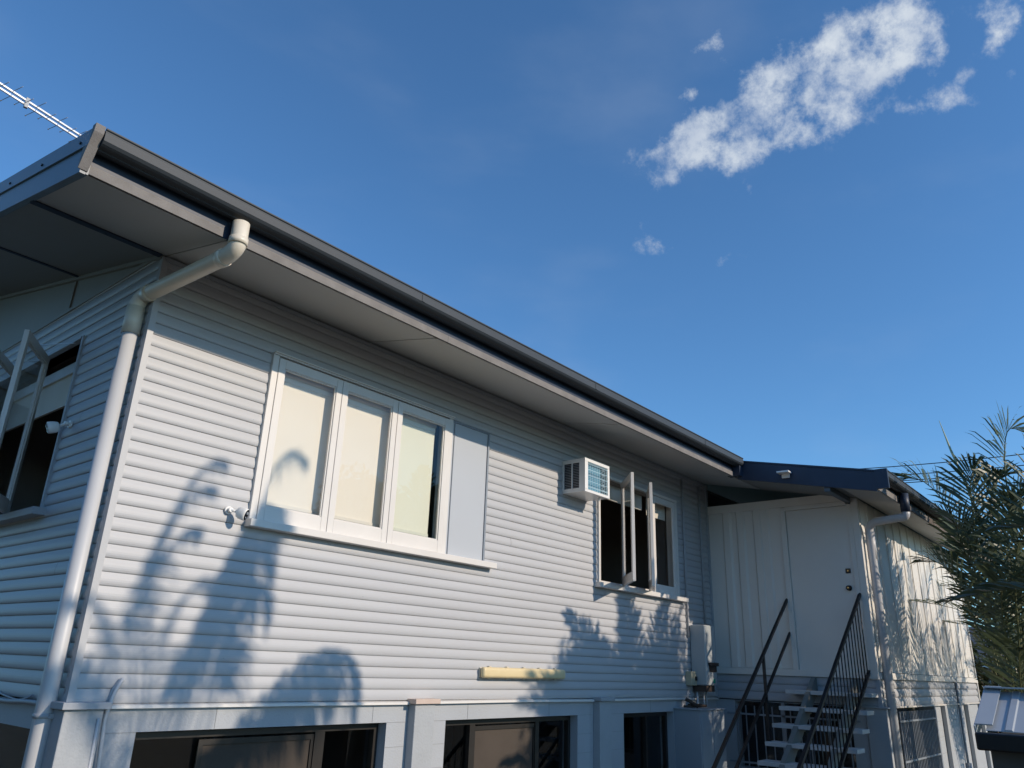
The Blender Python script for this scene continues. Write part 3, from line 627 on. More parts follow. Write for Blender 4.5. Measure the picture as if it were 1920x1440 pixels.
# ------------------------------------------------------------------ fittings (things of their own)
# air conditioner
ac = thing('air_conditioner', 'white box air conditioner sticking out of the wall left of the open casements', 'air conditioner', (5.0, 0, 4.58))
ax0, ax1, ay, az0, az1 = 4.763, 5.25, -.325, 4.39, 4.765
g = MB()
t = .014
g.box(ax0, ax1, ay+.02, .0, az1-t, az1); g.box(ax0, ax1, ay+.02, .0, az0, az0+t)
g.box(ax1-t, ax1, ay+.02, 0, az0+t, az1-t)
# left side with louvre openings
g.box(ax0, ax0+t, ay+.02, ay+.085, az0+t, az1-t); g.box(ax0, ax0+t, -.035, 0, az0+t, az1-t); g.box(ax0, ax0+t, -.150, -.135, az0+t, az1-t)
g.box(ax0, ax0+t, ay+.085, -.150, az0+t, az0+.045); g.box(ax0, ax0+t, ay+.085, -.150, az1-.045, az1-t); g.box(ax0, ax0+t, -.135, -.035, az0+t, az0+.045); g.box(ax0, ax0+t, -.135, -.035, az1-.045, az1-t)
# front frame
f = .036
g.box(ax0-.004, ax1+.004, ay, ay+.02, az1-f, az1+.004); g.box(ax0-.004, ax1+.004, ay, ay+.02, az0-.004, az0+f-.008); g.box(ax0-.004, ax0+f+.02, ay, ay+.02, az0+f-.008, az1-f); g.box(ax1-f, ax1+.004, ay, ay+.02, az0+f-.008, az1-f)
g.build('casing', M_PLAST, ac, bevel=.004)
g = MB()
for k in range(16): z = az0+.052+k*.0185; g.box(ax0+.004, ax0+.010, -.145+.012, -.037, z, z+.005); g.box(ax0+.004, ax0+.010, ay+.087, -.152, z, z+.005)
g.build('louvre', M_BARS, ac)
g = MB(); g.box(ax0+.03, ax1-.11, ay+.05, ay+.07, az0+.03, az1-.035); g.build('coil', M_COIL, ac)
g = MB(); g.box(ax0+.02, ax1-.02, ay+.09, -.002, az0+.02, az1-.02); g.box(ax1-.10, ax1-.03, ay+.04, ay+.08, az0+.03, az1-.04); g.build('interior_block', M_BLACK, ac)
g = MB()
for k in range(9): x = ax0+.06+k*.047; g.box(x-.0022, x+.0022, ay+.006, ay+.010, az0+.028, az1-.036)
for k in range(17): z = az0+.035+k*.0185; g.box(ax0+.05, ax1-.036, ay+.004, ay+.006, z-.0014, z+.0014)
for k in range(5): z = az0+.06+k*.064; g.box(ax0+.05, ax1-.036, ay+.000, ay+.004, z-.003, z+.003)
g.build('grille', mat('grille_white', (.42, .58, .66), .4), ac)
g = MB()
for k in range(5): z = az0+.06+k*.06; g.box(ax1-.095, ax1-.055, ay+.030, ay+.036, z, z+.03)
split(g, 'control_clip', M_BARS, ac)
g = MB(); g.tube([(5.14, -.25, 4.35), (5.14, -.25, 4.39)], .012, 10); g.build('drain_spout', M_PLAST, ac)

# batten light
bt = thing('batten_light', 'long yellowed weatherproof batten light on the lower boards', 'light', (4.13, 0, 2.5))
x0, x1, z0, z1 = 3.50, 4.77, 2.458, 2.552
g = MB(); g.box(x0+.005, x1-.005, -.030, -.008, z0+.004, z1-.004); g.build('base_tray', M_YELB, bt, bevel=.006)
g = MB(); g.box(x0, x1, -.088, -.031, z0, z1); o = g.build('diffuser', M_YEL, bt); bv = o.modifiers.new('bevel', 'BEVEL'); bv.width = .026; bv.segments = 5
for p in o.data.polygons: p.use_smooth = True
g = MB()
for k in range(5):
    x = x0+.13+k*(x1-x0-.26)/4
    g.box(x-.014, x+.014, -.045, -.022, z1-.003, z1+.009); g.box(x-.014, x+.014, -.045, -.022, z0-.009, z0+.003)
split(g, 'clip', M_YELB, bt)

# security cameras
def sec_cam(base, arm, aim, label, side=0):
    t = thing('security_camera', label, 'camera', base, 'white security cameras')
    b = Vector(base); n = Vector(arm)-b; nn = Vector((-1, 0, 0)) if side else Vector((0, -1, 0))
    g = MB(); g.tube([b, b+nn*.018], .028, 20); g.build('mount_plate', M_PLAST, t)
    c = Vector(arm); g = MB(); g.tube([b+nn*.012, b+nn*.04, c], [.014, .011, .010], 12); g.tube([b+nn*.026, b+nn*.05], .017, 12); g.build('arm', M_PLAST, t)
    a = Vector(aim).normalized(); q = a.to_track_quat('Z', 'Y'); c2 = c+a*.03
    g = MB(); prof = [(.0, -.040), (.016, -.039), (.026, -.030), (.031, -.012), (.033, .02), (.032, .036), (.028, .040), (.0, .040)]
    n_ = 24
    for (ra, za), (rb_, zb) in zip(prof, prof[1:]):
        for j in range(n_):
            t0, t1 = 2*PI*j/n_, 2*PI*(j+1)/n_
            P = [c2+q @ Vector((ra*math.cos(u)*.85, ra*math.sin(u)*1.35, za)) for u in (t0, t1)]+[c2+q @ Vector((rb_*math.cos(u)*.85, rb_*math.sin(u)*1.35, zb)) for u in (t1, t0)]
            g.poly(P, True)
    g.build('body', M_PLAST, t, weld=True)
    g = MB(); g.poly([c2+q @ Vector((.026*math.cos(u*PI/12)*.85, .026*math.sin(u*PI/12)*1.45, .0415)) for u in range(24)]); g.build('face_plate', M_LENS, t)
    g = MB(); g.tube([c2+q @ Vector((0, .012, .0415)), c2+q @ Vector((0, .012, .048))], [.012, .009], 16); g.tube([c2+q @ Vector((0, -.018, .042)), c2+q @ Vector((0, -.018, .045))], .006, 10); g.build('lens', M_BARS, t)
sec_cam((.785, -.012, 3.527), (.825, -.085, 3.515), (.45, -.85, -.30), 'white security camera on the sunlit boards beside the closed window sill')
sec_cam((-.012, .945, 4.115), (-.085, .975, 4.085), (-.95, .20, -.30), 'white security camera in shade beside the side wall window', 1)

# water heater
wh = thing('water_heater', 'tall white instant water heater in the corner left of the stairs', 'water heater', (7.78, 0, 2.4))
hx0, hx1, hy, hz0, hz1 = 7.635, 7.93, -.24, 2.42, 3.165
g = MB(); g.box(hx0, hx1, hy, -.02, hz0, hz1); o = g.build('casing', M_HEAT, wh, bevel=.02); o.modifiers[0].segments = 4
g = MB(); g.box(hx0+.05, hx1+.004, hy-.035, hy-.001, 2.66, 2.70); g.box(hx0+.07, hx1-.02, hy-.012, hy-.0012, 2.585, 2.66); g.build('flue_hood', M_BRN, wh, bevel=.006)
g = MB(); g.box(hx0+.17, hx0+.23, hy-.003, hy-.0008, 2.45, 2.50); g.build('sticker', M_GRN, wh)
g = MB(); g.box(hx0+.02, hx1-.03, hy+.03, -.03, 2.345, 2.419); g.build('pipe_cover', M_BRN, wh)
g = MB(); g.tube([(7.68, -.07, 1.6), (7.68, -.07, 2.35)], .013, 8); g.tube([(7.76, -.12, 2.15), (7.76, -.12, 2.35)], .010, 8); g.tube([(7.88, -.10, 2.15), (7.88, -.10, 2.35)], .013, 8); split(g, 'pipe', M_PIPE, wh)
# isolator
iso = thing('isolator_switch', 'beige isolator switch box at the lower left of the water heater', 'switch', (7.56, 0, 2.5))
g = MB(); g.box(7.485, 7.625, -.10, -.012, 2.415, 2.585); g.build('enclosure', M_BEIG, iso, bevel=.008)
g = MB(); g.box(7.58, 7.61, -.118, -.101, 2.475, 2.525); g.build('switch_knob', M_BLACK, iso)
# white steel cabinet below
cb = thing('meter_cabinet', 'grey painted steel cabinet against the lower wall beside the stairs', 'cabinet', (7.3, -.2, 0))
g = MB(); g.box(7.17, 7.84, -.35, -.002, 1.2, 2.14); g.box(7.15, 7.86, -.37, -.002, 2.141, 2.155); g.build('case', M_TANK, cb, bevel=.004)
g = MB(); g.box(7.19, 7.495, -.358, -.351, 1.22, 2.12); g.box(7.505, 7.82, -.358, -.351, 1.22, 2.12); g.build('door', M_TANK, cb, bevel=.002)
g = MB(); g.box(7.20, 7.80, -.30, -.05, .02, 1.199); g.build('plinth', M_TANK, cb)
g = MB()
for k in range(5):
    x = 7.25+k*.09; g.tube([(x, -.10-.02*(k % 2), 2.175+.012*(k % 3)), (x+.13, -.16+.03*(k % 2), 2.175)], .014+.004*(k % 2), 8)
g.tube(bend([(7.30, -.1, 2.26), (7.34, -.16, 2.22), (7.42, -.20, 2.175)], .03), .022, 8)
tag(g.build('old_shoes', M_BRN), 'small dark tangle of pipe fittings lying on the steel cabinet', 'fittings').name = 'pipe_fittings'

# sensor light on the navy barge
sn = thing('sensor_light', 'small white sensor light under the navy barge board', 'light', (7.47, -1.53, 5.0))
g = MB(); g.box(7.455, 7.476, -1.60, -1.50, 4.93, 5.0); g.build('base', M_PLAST, sn, bevel=.003)
g = MB(); g.bar((7.463, -1.55, 4.99), (7.33, -1.56, 4.985), .15, .022); g.build('head', M_PLAST, sn, bevel=.004)

# ------------------------------------------------------------------ stairs
st = thing('staircase', 'open tread stairs with black steel railings up to the cream door', 'staircase', (7.5, -1.6, 0))
nt_ = 11
for k in range(nt_):
    zt = 2.41-k*.186; x = 8.07-k*.25
    g = MB(); g.box(x, x+.265, -2.10, -1.075, zt-.045, zt); g.build('tread', M_TREAD, st, bevel=.004)
g = MB()
for y in (-1.36, -1.86):
    g.bar((8.34, y, 2.50), (8.34-2.5, y, 2.50-2.5*.744), .055, .16)
    for k in range(nt_): x = 8.07-k*.25; zt = 2.41-k*.186; g.box(x+.04, x+.22, y-.03, y+.03, zt-.075, zt-.046)
    g.box(8.31, 8.332, y-.03, y+.03, 2.40, 2.56)
g.build('stringer', M_STR, st)
g = MB(); A = Vector((8.33, -1.10, 3.515)); B = Vector((5.4, -1.10, 1.255)); g.bar(A, B, .032, .032); g.tube([A, A+Vector((.03, .0, 0))], .022, 10); g.build('handrail', M_BLACK, st)
g = MB(); A2 = Vector((8.33, -1.10, 3.095)); B2 = Vector((5.4, -1.10, .80)); g.bar(A2, B2, .028, .028); g.tube([A2, A2+Vector((.03, 0, 0))], .018, 10); g.build('mid_rail', M_BLACK, st)
g = MB(); g.box(7.385, 7.415, -1.116, -1.086, 1.80, 2.79); g.box(5.9, 5.93, -1.116, -1.086, .3, 1.63); split(g, 'post', M_BLACK, st)
g = MB(); T0 = Vector((8.31, -2.03, 3.55)); T1 = Vector((5.4, -1.99, 1.395)); g.bar(T0, T1, .034, .034); g.tube([T0, T0+Vector((.04, .0, .02))], .02, 10); g.build('handrail', M_BLACK, st)
g = MB(); U0 = Vector((8.33, -2.03, 2.66)); U1 = Vector((5.4, -1.99, .55)); g.bar(U0, U1, .034, .030); g.build('bottom_rail', M_BLACK, st)
for k in range(26):
    x = 8.26-k*.109; ta = (T0.x-x)/(T0.x-T1.x); tb = (U0.x-x)/(U0.x-U1.x); P = T0.lerp(T1, ta); Q = U0.lerp(U1, tb)
    g = MB(); g.tube([(x, P.y, P.z), (x, Q.y, Q.z)], .0072, 8); g.build('baluster', M_BLACK, st)

# ------------------------------------------------------------------ antenna
an = thing('antenna', 'aluminium television antenna with twin booms above the left roof end', 'antenna', (-1.5, 1.9, 6.4))
a0 = Vector((-1.55, 1.88, 7.2)); a1 = Vector((.20, 2.277, 7.2)); d = (a1-a0).normalized(); pd = Vector((0, 0, 1)).cross(d).normalized()
for dz in (.022, -.022):
    g = MB(); g.bar(a0+Vector((0, 0, dz)), a1+Vector((0, 0, dz)), .016, .016); g.build('boom', M_ALUM, an)
k = 0; s = .1; L0 = (a1-a0).length
ee = MB()
while s < L0-.02:
    ln = .34-.145*s/L0*1.0; p = a0+d*s; sg = 1 if k % 2 else -1
    ee = MB(); ee.tube([p+Vector((0, 0, .022*sg)), p+Vector((0, 0, .022*sg))+pd*ln*.55], .0032, 6); ee.tube([p-Vector((0, 0, .022*sg)), p-Vector((0, 0, .022*sg))-pd*ln*.55], .0032, 6)
    ee.tube([p+Vector((0, 0, .022*sg))+pd*ln*.55, p+Vector((0, 0, .022*sg))+pd*(ln*.55+.01)], .006, 6)
    ee.build('element', M_BARS, an); s += .125-.03*s/L0; k += 1
g = MB(); c = a0+d*.945; g.bar(c-Vector((0, 0, .05)), c+Vector((0, 0, .05)), .03, .03, up=(1, 0, 0)); g.build('spacer', M_BARS, an)
g = MB(); m0 = a0+d*.12; g.tube([(m0.x, m0.y, 5.2), (m0.x, m0.y, 7.3)], .018, 10); g.tube([(m0.x, m0.y, 5.75), (m0.x+.75, m0.y+.05, 5.72)], .015, 8); g.build('mast', M_ALUM, an)

# ------------------------------------------------------------------ overhead wires, far side
for i, (ya, za, yb, zb, lb) in enumerate(((26, 18.95, -14, 17.6, 'highest'), (26, 18.55, -14, 16.7, 'second highest'), (26, 18.15, -14, 16.35, 'third highest'), (26, 17.75, -14, 16.6, 'lowest'))):
    g = MB(); pts = []
    for k in range(21):
        t = k/20; pts.append((60+i*.3, ya+(yb-ya)*t, za+(zb-za)*t-1.1*4*t*(1-t)+.55))
    g.tube(pts, .034, 6); tag(g.build('power_line', M_WIRE), lb+' of the four thin power lines crossing the sky behind the palms', 'power line', 'power lines')

# ------------------------------------------------------------------ shed, fence, neighbour
sd = thing('garden_shed', 'small shed with pale ribbed steel roof and black gutter at the lower right', 'shed', (4.6, -4.5, 0))
xs, ys = 4.03, -3.93
g = MB(); zz = lambda x: 2.285+(x-xs)*.41
y = ys; pts = []
while y > ys-1.6:
    pts += [(y, 0), (y-.10, 0), (y-.108, .009), (y-.145, .009), (y-.153, 0)]; y -= .25
for (a, ha), (b, hb) in zip(pts, pts[1:]): g.poly([(xs, a, zz(xs)+ha), (xs, b, zz(xs)+hb), (xs+.56, b, zz(xs+.56)+hb), (xs+.56, a, zz(xs+.56)+ha)]); g.poly([(xs, a, zz(xs)-.004), (xs, b, zz(xs)-.004), (xs, b, zz(xs)+hb), (xs, a, zz(xs)+ha)])
g.build('roof', M_SHED, sd)
g = MB(); g.bar((xs+.01, ys+.01, zz(xs+.01)+.028), (xs+.57, ys+.01, zz(xs+.57)+.028), .10, .008); g.box(xs+.48, xs+.60, ys-1.6, ys+.06, zz(xs+.56)+.022, zz(xs+.56)+.032); g.bar((xs, ys+.06, zz(xs)-.02), (xs+.57, ys+.06, zz(xs+.57)-.02), .008, .09); g.build('flashing', M_SHED, sd)
g = MB(); g.box(xs-.10, xs+.0, ys-1.6, ys+.05, zz(xs)-.115, zz(xs)-.012); g.build('gutter', M_BLACK, sd, bevel=.01)
g = MB(); g.box(xs+.05, xs+1.4, ys-1.55, ys, 0, zz(xs)-.06); g.box(xs+.05, xs+.6, ys-1.55, ys-.01, zz(xs)-.06, zz(xs)-.03); g.build('wall', M_SHEDW, sd)
fn = thing('picket_fence', 'brown timber picket fence beyond the extension corner', 'fence', (17.5, -3, 0))
for k in range(60):
    y = 3-k*.125; g = MB(); g.box(17.5, 17.52, y-.045, y+.045, 0, 1.75+.03*random.random()); g.build('paling', M_TIMB, fn)
g = MB(); g.box(17.521, 17.57, -4.7, 3.1, .4, .5); g.box(17.521, 17.57, -4.7, 3.1, 1.3, 1.4); g.build('fence_rail', M_TIMB, fn)
nb = thing('neighbouring_house', 'distant house with dark roof and pale gutters glimpsed past the extension', 'house', (36, 2.2, 0))
g = MB(); g.box(34, 42, -6, 5.2, 0, 3.2); g.build('wall', mat('neighbour_wall', (.35, .36, .37), .8), nb)
g = MB(); g.poly([(33.5, -6.5, 3.2), (33.5, 5.6, 3.2), (38, 3.5, 4.9), (38, -4.5, 4.9)]); g.poly([(42.5, -6.5, 3.2), (42.5, 5.6, 3.2), (38, 3.5, 4.9), (38, -4.5, 4.9)]); g.poly([(33.5, 5.6, 3.2), (42.5, 5.6, 3.2), (38, 3.5, 4.9)]); g.poly([(33.5, -6.5, 3.2), (42.5, -6.5, 3.2), (38, -4.5, 4.9)]); g.build('roof', M_TILE, nb)
g = MB(); g.box(33.40, 33.5, -6.5, 5.6, 3.12, 3.25); g.build('gutter', M_PLAST, nb)
g = MB()
for k in range(4): g.box(33.97, 33.995, -4+k*2.3, -2.8+k*2.3, 1.2, 2.4)
split(g, 'window', M_DARK, nb)

# ------------------------------------------------------------------ palms
def catmull(pts, n):
    pts = [Vector(p) for p in pts]; P = [pts[0]*2-pts[1]]+pts+[pts[-1]*2-pts[-2]]; out = []
    segs = len(pts)-1
    for k in range(n+1):
        u = k/n*segs; i = min(int(u), segs-1); t = u-i; a, b, c, d = P[i:i+4]
        out.append(.5*((2*b)+(c-a)*t+(2*a-5*b+4*c-d)*t*t+(3*b-a-3*c+d)*t**3))
    return out
def frond(lm, sm, pts, ln=.5, start=.22, n=46, droop=.35, wid=.016, r0=.012, fold=.5):
    c = catmull(pts, n); tot = len(c); upv = Vector((0, 0, 1))
    sm.tube(c[::3]+([c[-1]] if (tot-1) % 3 else []), [r0*(1-.85*k/(len(c[::3])+1)) for k in range(len(c[::3])+(1 if (tot-1) % 3 else 0))], 6, cap=False)
    for k in range(int(n*start), tot):
        t = (k/n-start)/(1-start); tg = (c[min(k+1, tot-1)]-c[max(k-1, 0)]).normalized()
        sd = tg.cross(upv)
        if sd.length < .15: sd = tg.cross(Vector((.3, 1, 0)))
        sd.normalize(); nm = sd.cross(tg).normalized()
        L_ = ln*(.55+.75*math.sin(PI*min(1, t*.85+.12)))*(1-.45*t**3)
        for s in (-1, 1):
            ang = math.radians(62-34*t+random.uniform(-6, 6)); f = fold+random.uniform(-.12, .12)
            dr = (tg*math.cos(ang)+(sd*s*math.cos(f)+nm*math.sin(f))*math.sin(ang)).normalized()
            l2 = L_*random.uniform(.85, 1.08); dp_ = droop*random.uniform(.6, 1.3)
            p0 = c[k]; p1 = p0+dr*l2*.4+Vector((0, 0, -dp_*l2*.10)); p2 = p0+dr*l2*.75+Vector((0, 0, -dp_*l2*.36)); p3 = p0+dr*l2*.97+Vector((0, 0, -dp_*l2*.75))
            wv_ = dr.cross(nm); wv_ = (wv_+nm*random.uniform(-.5, .5)).normalized()*wid
            i = len(lm.v); lm.v += [tuple(p0-wv_*.35), tuple(p0+wv_*.35), tuple(p1-wv_), tuple(p1+wv_), tuple(p2-wv_*.75), tuple(p2+wv_*.75), tuple(p3)]
            lm.f += [(i, i+1, i+3, i+2), (i+2, i+3, i+5, i+4), (i+4, i+5, i+6)]; lm.sm += [False]*3
def arch(base, az, lean, length, drop, k=5):     # frond spine leaving the base upwards and arching over
    base = Vector(base); h = Vector((math.cos(az), math.sin(az), 0)); out = [base]; p = base; a = lean
    for j in range(k):
        a2 = a+drop*(j/k)**1.3; p = p+(h*math.sin(a2)+Vector((0, 0, 1))*math.cos(a2))*(length/k); out.append(p)
    return out
def palm(name, label, base, fronds, stems, group='feathery palms', spear=None, **kw):
    t = thing(name, label, 'palm', base, group)
    for f in fronds:
        lm = MB(); sm = MB(); q = dict(kw); 
        if isinstance(f, tuple): f, q2 = f; q.update(q2)
        frond(lm, sm, f, **q)
        fo = lm.build('frond', M_LEAF, t); sm.build('rachis', M_STEM, fo)
    for s in stems:
        g = MB(); g.tube(s, [.055-.018*k/(len(s)-1) for k in range(len(s))], 10); g.build('stem', M_TRUNK, t)
    if spear:
        g = MB(); g.tube(spear, [.022, .020, .014, .003], 8); g.build('spear_leaf', M_SPEAR, t)
    return t

# main visible clump in front of the extension
B = Vector((9.75, -3.35, 0))
fr = [
 [(9.7, -3.25, 2.6), (9.6, -3.18, 3.3), (9.55, -3.08, 4.0), (9.5, -2.95, 4.75), (9.5, -2.74, 5.12), (9.5, -2.50, 5.22), (9.5, -2.30, 5.10)],     # arches left over the gutter
 [(9.7, -3.45, 2.7), (9.6, -3.6, 3.8), (9.5, -3.66, 4.9), (9.5, -3.72, 5.45), (9.5, -3.82, 5.72), (9.45, -4.0, 5.62)],                              # tall upright
 [(9.8, -3.5, 2.7), (9.6, -3.75, 3.8), (9.4, -3.9, 4.6), (9.3, -4.1, 5.2), (9.2, -4.4, 5.3)],
 [(9.7, -3.3, 2.7), (9.5, -3.25, 3.5), (9.35, -3.25, 4.4), (9.25, -3.3, 5.0), (9.2, -3.42, 5.25)],
 [(9.7, -3.4, 2.5), (9.45, -3.5, 3.2), (9.2, -3.62, 3.9), (9.0, -3.8, 4.3), (8.8, -4.0, 4.4)],
 [(9.7, -3.2, 2.4), (9.55, -3.1, 3.0), (9.45, -2.98, 3.6), (9.4, -2.8, 4.0), (9.35, -2.6, 4.05)],
 [(9.8, -3.2, 2.4), (9.9, -3.1, 3.2), (10.1, -3.0, 4.0), (10.3, -2.95, 4.5), (10.5, -2.9, 4.6)],
 [(9.8, -3.5, 2.4), (9.6, -3.8, 3.2), (9.3, -4.0, 3.8), (9.0, -4.2, 4.0), (8.7, -4.4, 3.8)],
 [(9.8, -3.4, 2.5), (9.9, -3.5, 3.5), (9.95, -3.6, 4.3), (10.0, -3.7, 4.9), (10.1, -3.9, 5.1)],
 [(9.8, -3.3, 1.6), (9.5, -3.4, 2.4), (9.2, -3.5, 2.9), (8.9, -3.6, 2.95)],
 [(9.8, -3.4, 2.3), (10.1, -3.6, 3.3), (10.3, -3.8, 4.2), (10.4, -4.1, 4.8), (10.4, -4.5, 4.9)],
 [(9.8, -3.4, 2.5), (9.7, -3.5, 3.5), (9.6, -3.55, 4.2), (9.5, -3.62, 4.6), (9.35, -3.75, 4.8)],
 [(9.7, -3.3, 2.2), (9.5, -3.35, 3.0), (9.3, -3.4, 3.5), (9.1, -3.5, 3.7), (8.9, -3.7, 3.7)],
 [(9.8, -3.2, 2.5), (9.7, -3.15, 3.4), (9.65, -3.1, 4.1), (9.6, -3.02, 4.5), (9.5, -2.85, 4.72)],
 [(9.8, -3.4, 2.4), (9.7, -3.35, 3.6), (9.65, -3.4, 4.6), (9.6, -3.5, 5.0), (9.5, -3.62, 5.1)],
]
palm('feather_palm', 'feathery green palm clump rising beside the far end of the extension gutter', B, fr,
     [[(9.75, -3.3, 0), (9.72, -3.28, 1.4), (9.7, -3.25, 2.7)], [(9.9, -3.5, 0), (9.85, -3.48, 1.4), (9.75, -3.48, 2.8)], [(9.85, -3.2, 0), (9.9, -3.2, 1.3), (9.8, -3.25, 2.5)]],
     spear=[(9.65, -3.3, 4.4), (9.55, -3.22, 5.0), (9.5, -3.10, 5.55), (9.5, -3.02, 5.98)], ln=.58, wid=.0175, n=48)
# second and third clumps further along
def clump(cx, cy, zb, nf, hmin, hmax, seed, lmin=.06, lmax=.32, dmin=.9, dmax=1.7, rad=.2):
    random.seed(seed); o = []
    for k in range(nf):
        az = 2*PI*k/nf+random.uniform(-.4, .4); rr = random.uniform(.05, rad)
        o.append(arch((cx+rr*math.cos(az), cy+rr*math.sin(az), zb+random.uniform(-.5, .2)), az, random.uniform(lmin, lmax), random.uniform(hmin, hmax), random.uniform(dmin, dmax)))
    return o
palm('feather_palm', 'second feathery palm partly behind the front clump near the extension', (10.9, -3.95, 0), clump(10.9, -3.95, 2.0, 12, 2.6, 3.7, 11),
     [[(10.9, -3.95, 0), (10.9, -3.95, 2.2)], [(11.1, -4.0, 0), (11.05, -4.0, 2.1)]], ln=.55, wid=.014, n=44)
palm('feather_palm', 'third feathery palm in the row, nearer the timber fence than the second', (12.7, -3.8, 0), clump(12.7, -3.8, 2.0, 13, 2.3, 3.3, 31),
     [[(12.7, -3.8, 0), (12.7, -3.8, 2.2)], [(12.9, -3.9, 0), (12.85, -3.9, 2.1)]], ln=.52, wid=.014, n=42)
palm('feather_palm', 'far feathery palm standing by the timber fence', (15.6, -3.1, 0), clump(15.6, -3.1, 1.9, 12, 2.0, 2.9, 5),
     [[(15.6, -3.1, 0), (15.6, -3.1, 2.1)]], ln=.5, wid=.016, n=36)
# palm to the right of the view whose shadow falls on the lower right boards
palm('feather_palm', 'bushy palm standing right of the view and shading the lower boards', (7.9, -5.9, 0), clump(7.7, -5.9, 3.5, 18, 1.9, 2.7, 21, .2, .7, .9, 1.5, .4)+clump(7.7, -5.9, 3.0, 16, 1.5, 2.4, 22, .4, 1.0, .9, 1.4, .6)+clump(8.0, -5.9, 4.0, 8, 1.8, 2.4, 23, .1, .3, .6, 1.2, .3),
     [[(7.9, -5.9, 0), (7.9, -5.9, 3.7)], [(8.1, -5.8, 0), (8.05, -5.8, 3.4)], [(7.7, -6.0, 0), (7.7, -6, 3.3)]], ln=.50, wid=.030, n=34)
# palm behind the camera whose fronds shade the left boards
def sp(x, z, t):
    t *= .8
    return (x+.27*t, -t, z+.47*t)
random.seed(3)
Q = dict(ln=.26, droop=2.0, wid=.022); Q2 = dict(ln=.20, droop=1.6, wid=.013)
fr = []
for bx, tx, tz, t_ in ((.52, .92, 3.28, 8), (.60, .96, 3.38, 8.3), (.68, .96, 3.22, 7.7), (.75, 1.00, 3.40, 8.1), (.83, .98, 3.10, 8.5), (.90, 1.00, 2.8, 7.8), (.56, .86, 3.0, 8.6), (.64, .88, 2.8, 8.2)):
    fr.append(([sp(bx-.2, 1.3, t_), sp(bx+.02, 2.2, t_), sp(bx+(tx-bx)*.55, 2.2+(tz-2.2)*.55, t_), sp(tx, tz, t_), sp(tx+.06, tz+.16, t_), sp(tx+.12, tz+.22, t_), sp(tx+.17, tz+.16, t_)], Q))
fr.append(([sp(.6, 1.3, 8), sp(.75, 2.4, 8), sp(.93, 3.2, 8), sp(1.06, 3.65, 8), sp(1.17, 3.95, 8), sp(1.29, 4.10, 8), sp(1.42, 4.08, 8)], dict(ln=.20, droop=1.8, wid=.011)))
for bx, dx, dz, t_ in ((.44, 0, 0, 8.3), (.40, -.05, -.2, 8.8), (.36, -.10, -.5, 8.0)):
    fr.append(([sp(bx+.05, 1.3, t_), sp(bx, 2.3, t_), sp(.34+dx, 2.95+dz*.5, t_), sp(.40+dx, 3.35+dz, t_), sp(.50+dx, 3.66+dz, t_), sp(.60+dx, 3.82+dz, t_), sp(.70+dx, 3.86+dz, t_)], Q2))
fr.append(([sp(.5, 1.3, 9), sp(.48, 2.3, 9), sp(.55, 2.8, 9), sp(.68, 3.0, 9), sp(.80, 2.95, 9)], dict(ln=.22, droop=1.2, wid=.010)))
fr += [([sp(.45, 1.2, 9), sp(.25, 2.0, 9), sp(.15, 2.5, 9.2), sp(.05, 2.8, 9.3), sp(-.1, 2.9, 9.4)], Q2),
      ([sp(.5, 1.2, 9), sp(.22, 1.8, 9), sp(.05, 2.2, 9.2), sp(-.1, 2.4, 9.3), sp(-.25, 2.4, 9.4)], Q2),
      ([sp(.8, 1.2, 8), sp(1.0, 1.9, 7.8), sp(1.32, 2.30, 7.6), sp(1.64, 2.56, 7.5), sp(1.92, 2.60, 7.4), sp(2.06, 2.46, 7.4)], dict(ln=.34, droop=2.2, wid=.020)),
      ([sp(.8, 1.2, 8), sp(1.0, 1.8, 7.8), sp(1.30, 2.18, 7.9), sp(1.60, 2.42, 7.9), sp(1.85, 2.44, 7.8)], dict(ln=.34, droop=2.2, wid=.020)),
      ([sp(.75, 1.2, 8), sp(.95, 1.7, 7.8), sp(1.25, 2.05, 7.6), sp(1.5, 2.25, 7.5), sp(1.68, 2.25, 7.4)], dict(ln=.34, droop=2.2, wid=.020)),
      [sp(.6, 1.2, 8), sp(.3, 1.8, 8), sp(.05, 2.3, 8), sp(-.2, 2.5, 8)],
      [sp(.7, 1.2, 8), sp(.9, 1.7, 9), sp(1.1, 2.0, 9.5), sp(1.3, 2.1, 10)]]
palm('tall_palm', 'tall single-stem palm behind the viewpoint throwing soft shadows on the left boards', (2.35, -6.5, 0), fr,
     [[(2.35, -6.5, 0), (2.36, -6.5, 2.2), (2.30, -6.5, 4.25)]], ln=.40, wid=.018, n=80, droop=.9)
# frond reaching in at the upper right of the view
random.seed(9)

# hedge in the distance
def hedge(name, label, x0, x1, y0, y1, z0, z1, n, s, grp=None):
    t = thing(name, label, 'shrub', ((x0+x1)/2, (y0+y1)/2, 0), grp); lm = MB()
    for k in range(n):
        u = random.random(); v = random.random()
        p = Vector((random.uniform(x0, x1), random.uniform(y0, y1), z0+(z1-z0)*random.random()**.8*(.75+.25*math.sin(v*9))))
        q = Vector((random.gauss(0, 1), random.gauss(0, 1), random.gauss(0, 1))).normalized(); r = q.cross(Vector((.3, .5, .8))).normalized()
        lm.poly([p-q*s, p+r*s*.35, p+q*s, p-r*s*.35])
    lm.build('foliage', M_LEAFD, t)
    g = MB()
    for k in range(7): xx = x0+(x1-x0)*(k+.5)/7; yy = y0+(y1-y0)*(k*.37 % 1); g.tube([(xx, yy, 0), (xx+.1, yy+.1, z1*.75)], [.04, .012], 6)
    g.build('branches', M_TRUNK, t)
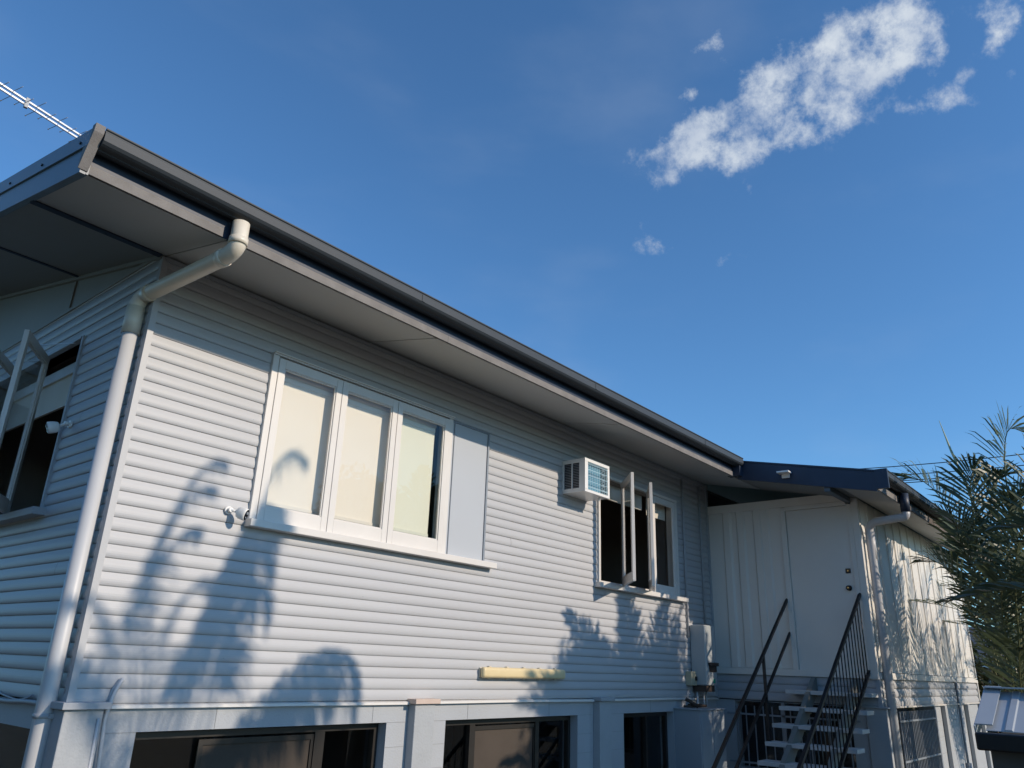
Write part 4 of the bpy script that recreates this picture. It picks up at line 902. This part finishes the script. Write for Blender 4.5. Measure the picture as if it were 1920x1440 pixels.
def leafy_tree(name, label, c, r, n, s, sg=.5):
    t = thing(name, label, 'tree', (c[0], c[1], 0)); lm = MB(); cl = [(Vector((random.uniform(-1, 1), random.uniform(-1, 1), random.uniform(-1, 1))) * sg * 1.5, random.uniform(.25, .5)) for _ in range(40)]
    for k in range(n):
        cc, rr = cl[k % 40]; q = Vector((random.gauss(0, 1), random.gauss(0, 1), random.gauss(0, 1))).normalized()
        v = cc+q*rr*random.random()**.4; p = Vector((c[0]+v.x*r[0], c[1]+v.y*r[1], c[2]+v.z*r[2])); q = Vector((random.gauss(0, 1), random.gauss(0, 1), random.gauss(0, 1))).normalized(); rv = q.cross(Vector((.3, .5, .8))).normalized()
        lm.poly([p-q*s, p+rv*s*.5, p+q*s, p-rv*s*.5])
    lm.build('crown', M_LEAFD, t)
    g = MB(); g.tube([(c[0], c[1], 0), (c[0]+.1, c[1], c[2]*.5), (c[0], c[1]+.1, c[2])], [.28, .2, .1], 10)
    for k in range(6): a = k*1.05; g.tube([(c[0], c[1], c[2]*(.45+.05*k)), (c[0]+r[0]*.5*math.cos(a), c[1]+r[1]*.5*math.sin(a), c[2]+r[2]*.3)], [.09, .02], 6)
    g.build('trunk', M_TRUNK, t)
random.seed(14)
leafy_tree('added_shade_tree', 'unseen dark tree added left of the view to block sky light from the side wall', (-8.5, 5.0, 3.8), (4.2, 4.8, 3.6), 9000, .17)  # out-of-view tree added to keep sky light off the side wall
leafy_tree('added_shade_tree', 'unseen broad tree added behind the viewpoint to the left to darken the side wall', (-10.0, -4.0, 4.0), (4.0, 4.6, 3.8), 8000, .18)  # second added tree, screens the side wall from the sky at back left
random.seed(5)
leafy_tree('lilly_pilly', 'dense small-leaved tree right of the view shading the boards under the open casements', (7.65, -6.2, 4.12), (1.65, 1.1, 1.9), 52000, .068, .42)
leafy_tree('garden_tree', 'smaller leafy tree beside the dense tree right of the view', (6.95, -6.1, 4.95), (.75, .7, .85), 9000, .065, .42)
hedge('garden_shrub', 'dark brownish shrub behind the palms beyond the extension corner', 16.0, 17.3, -3.9, .2, .3, 3.1, 6000, .10)
hedge('boundary_hedge', 'tall dark hedge along the far boundary behind the fence', 19, 21, -6, 1.4, .2, 3.6, 7000, .14)
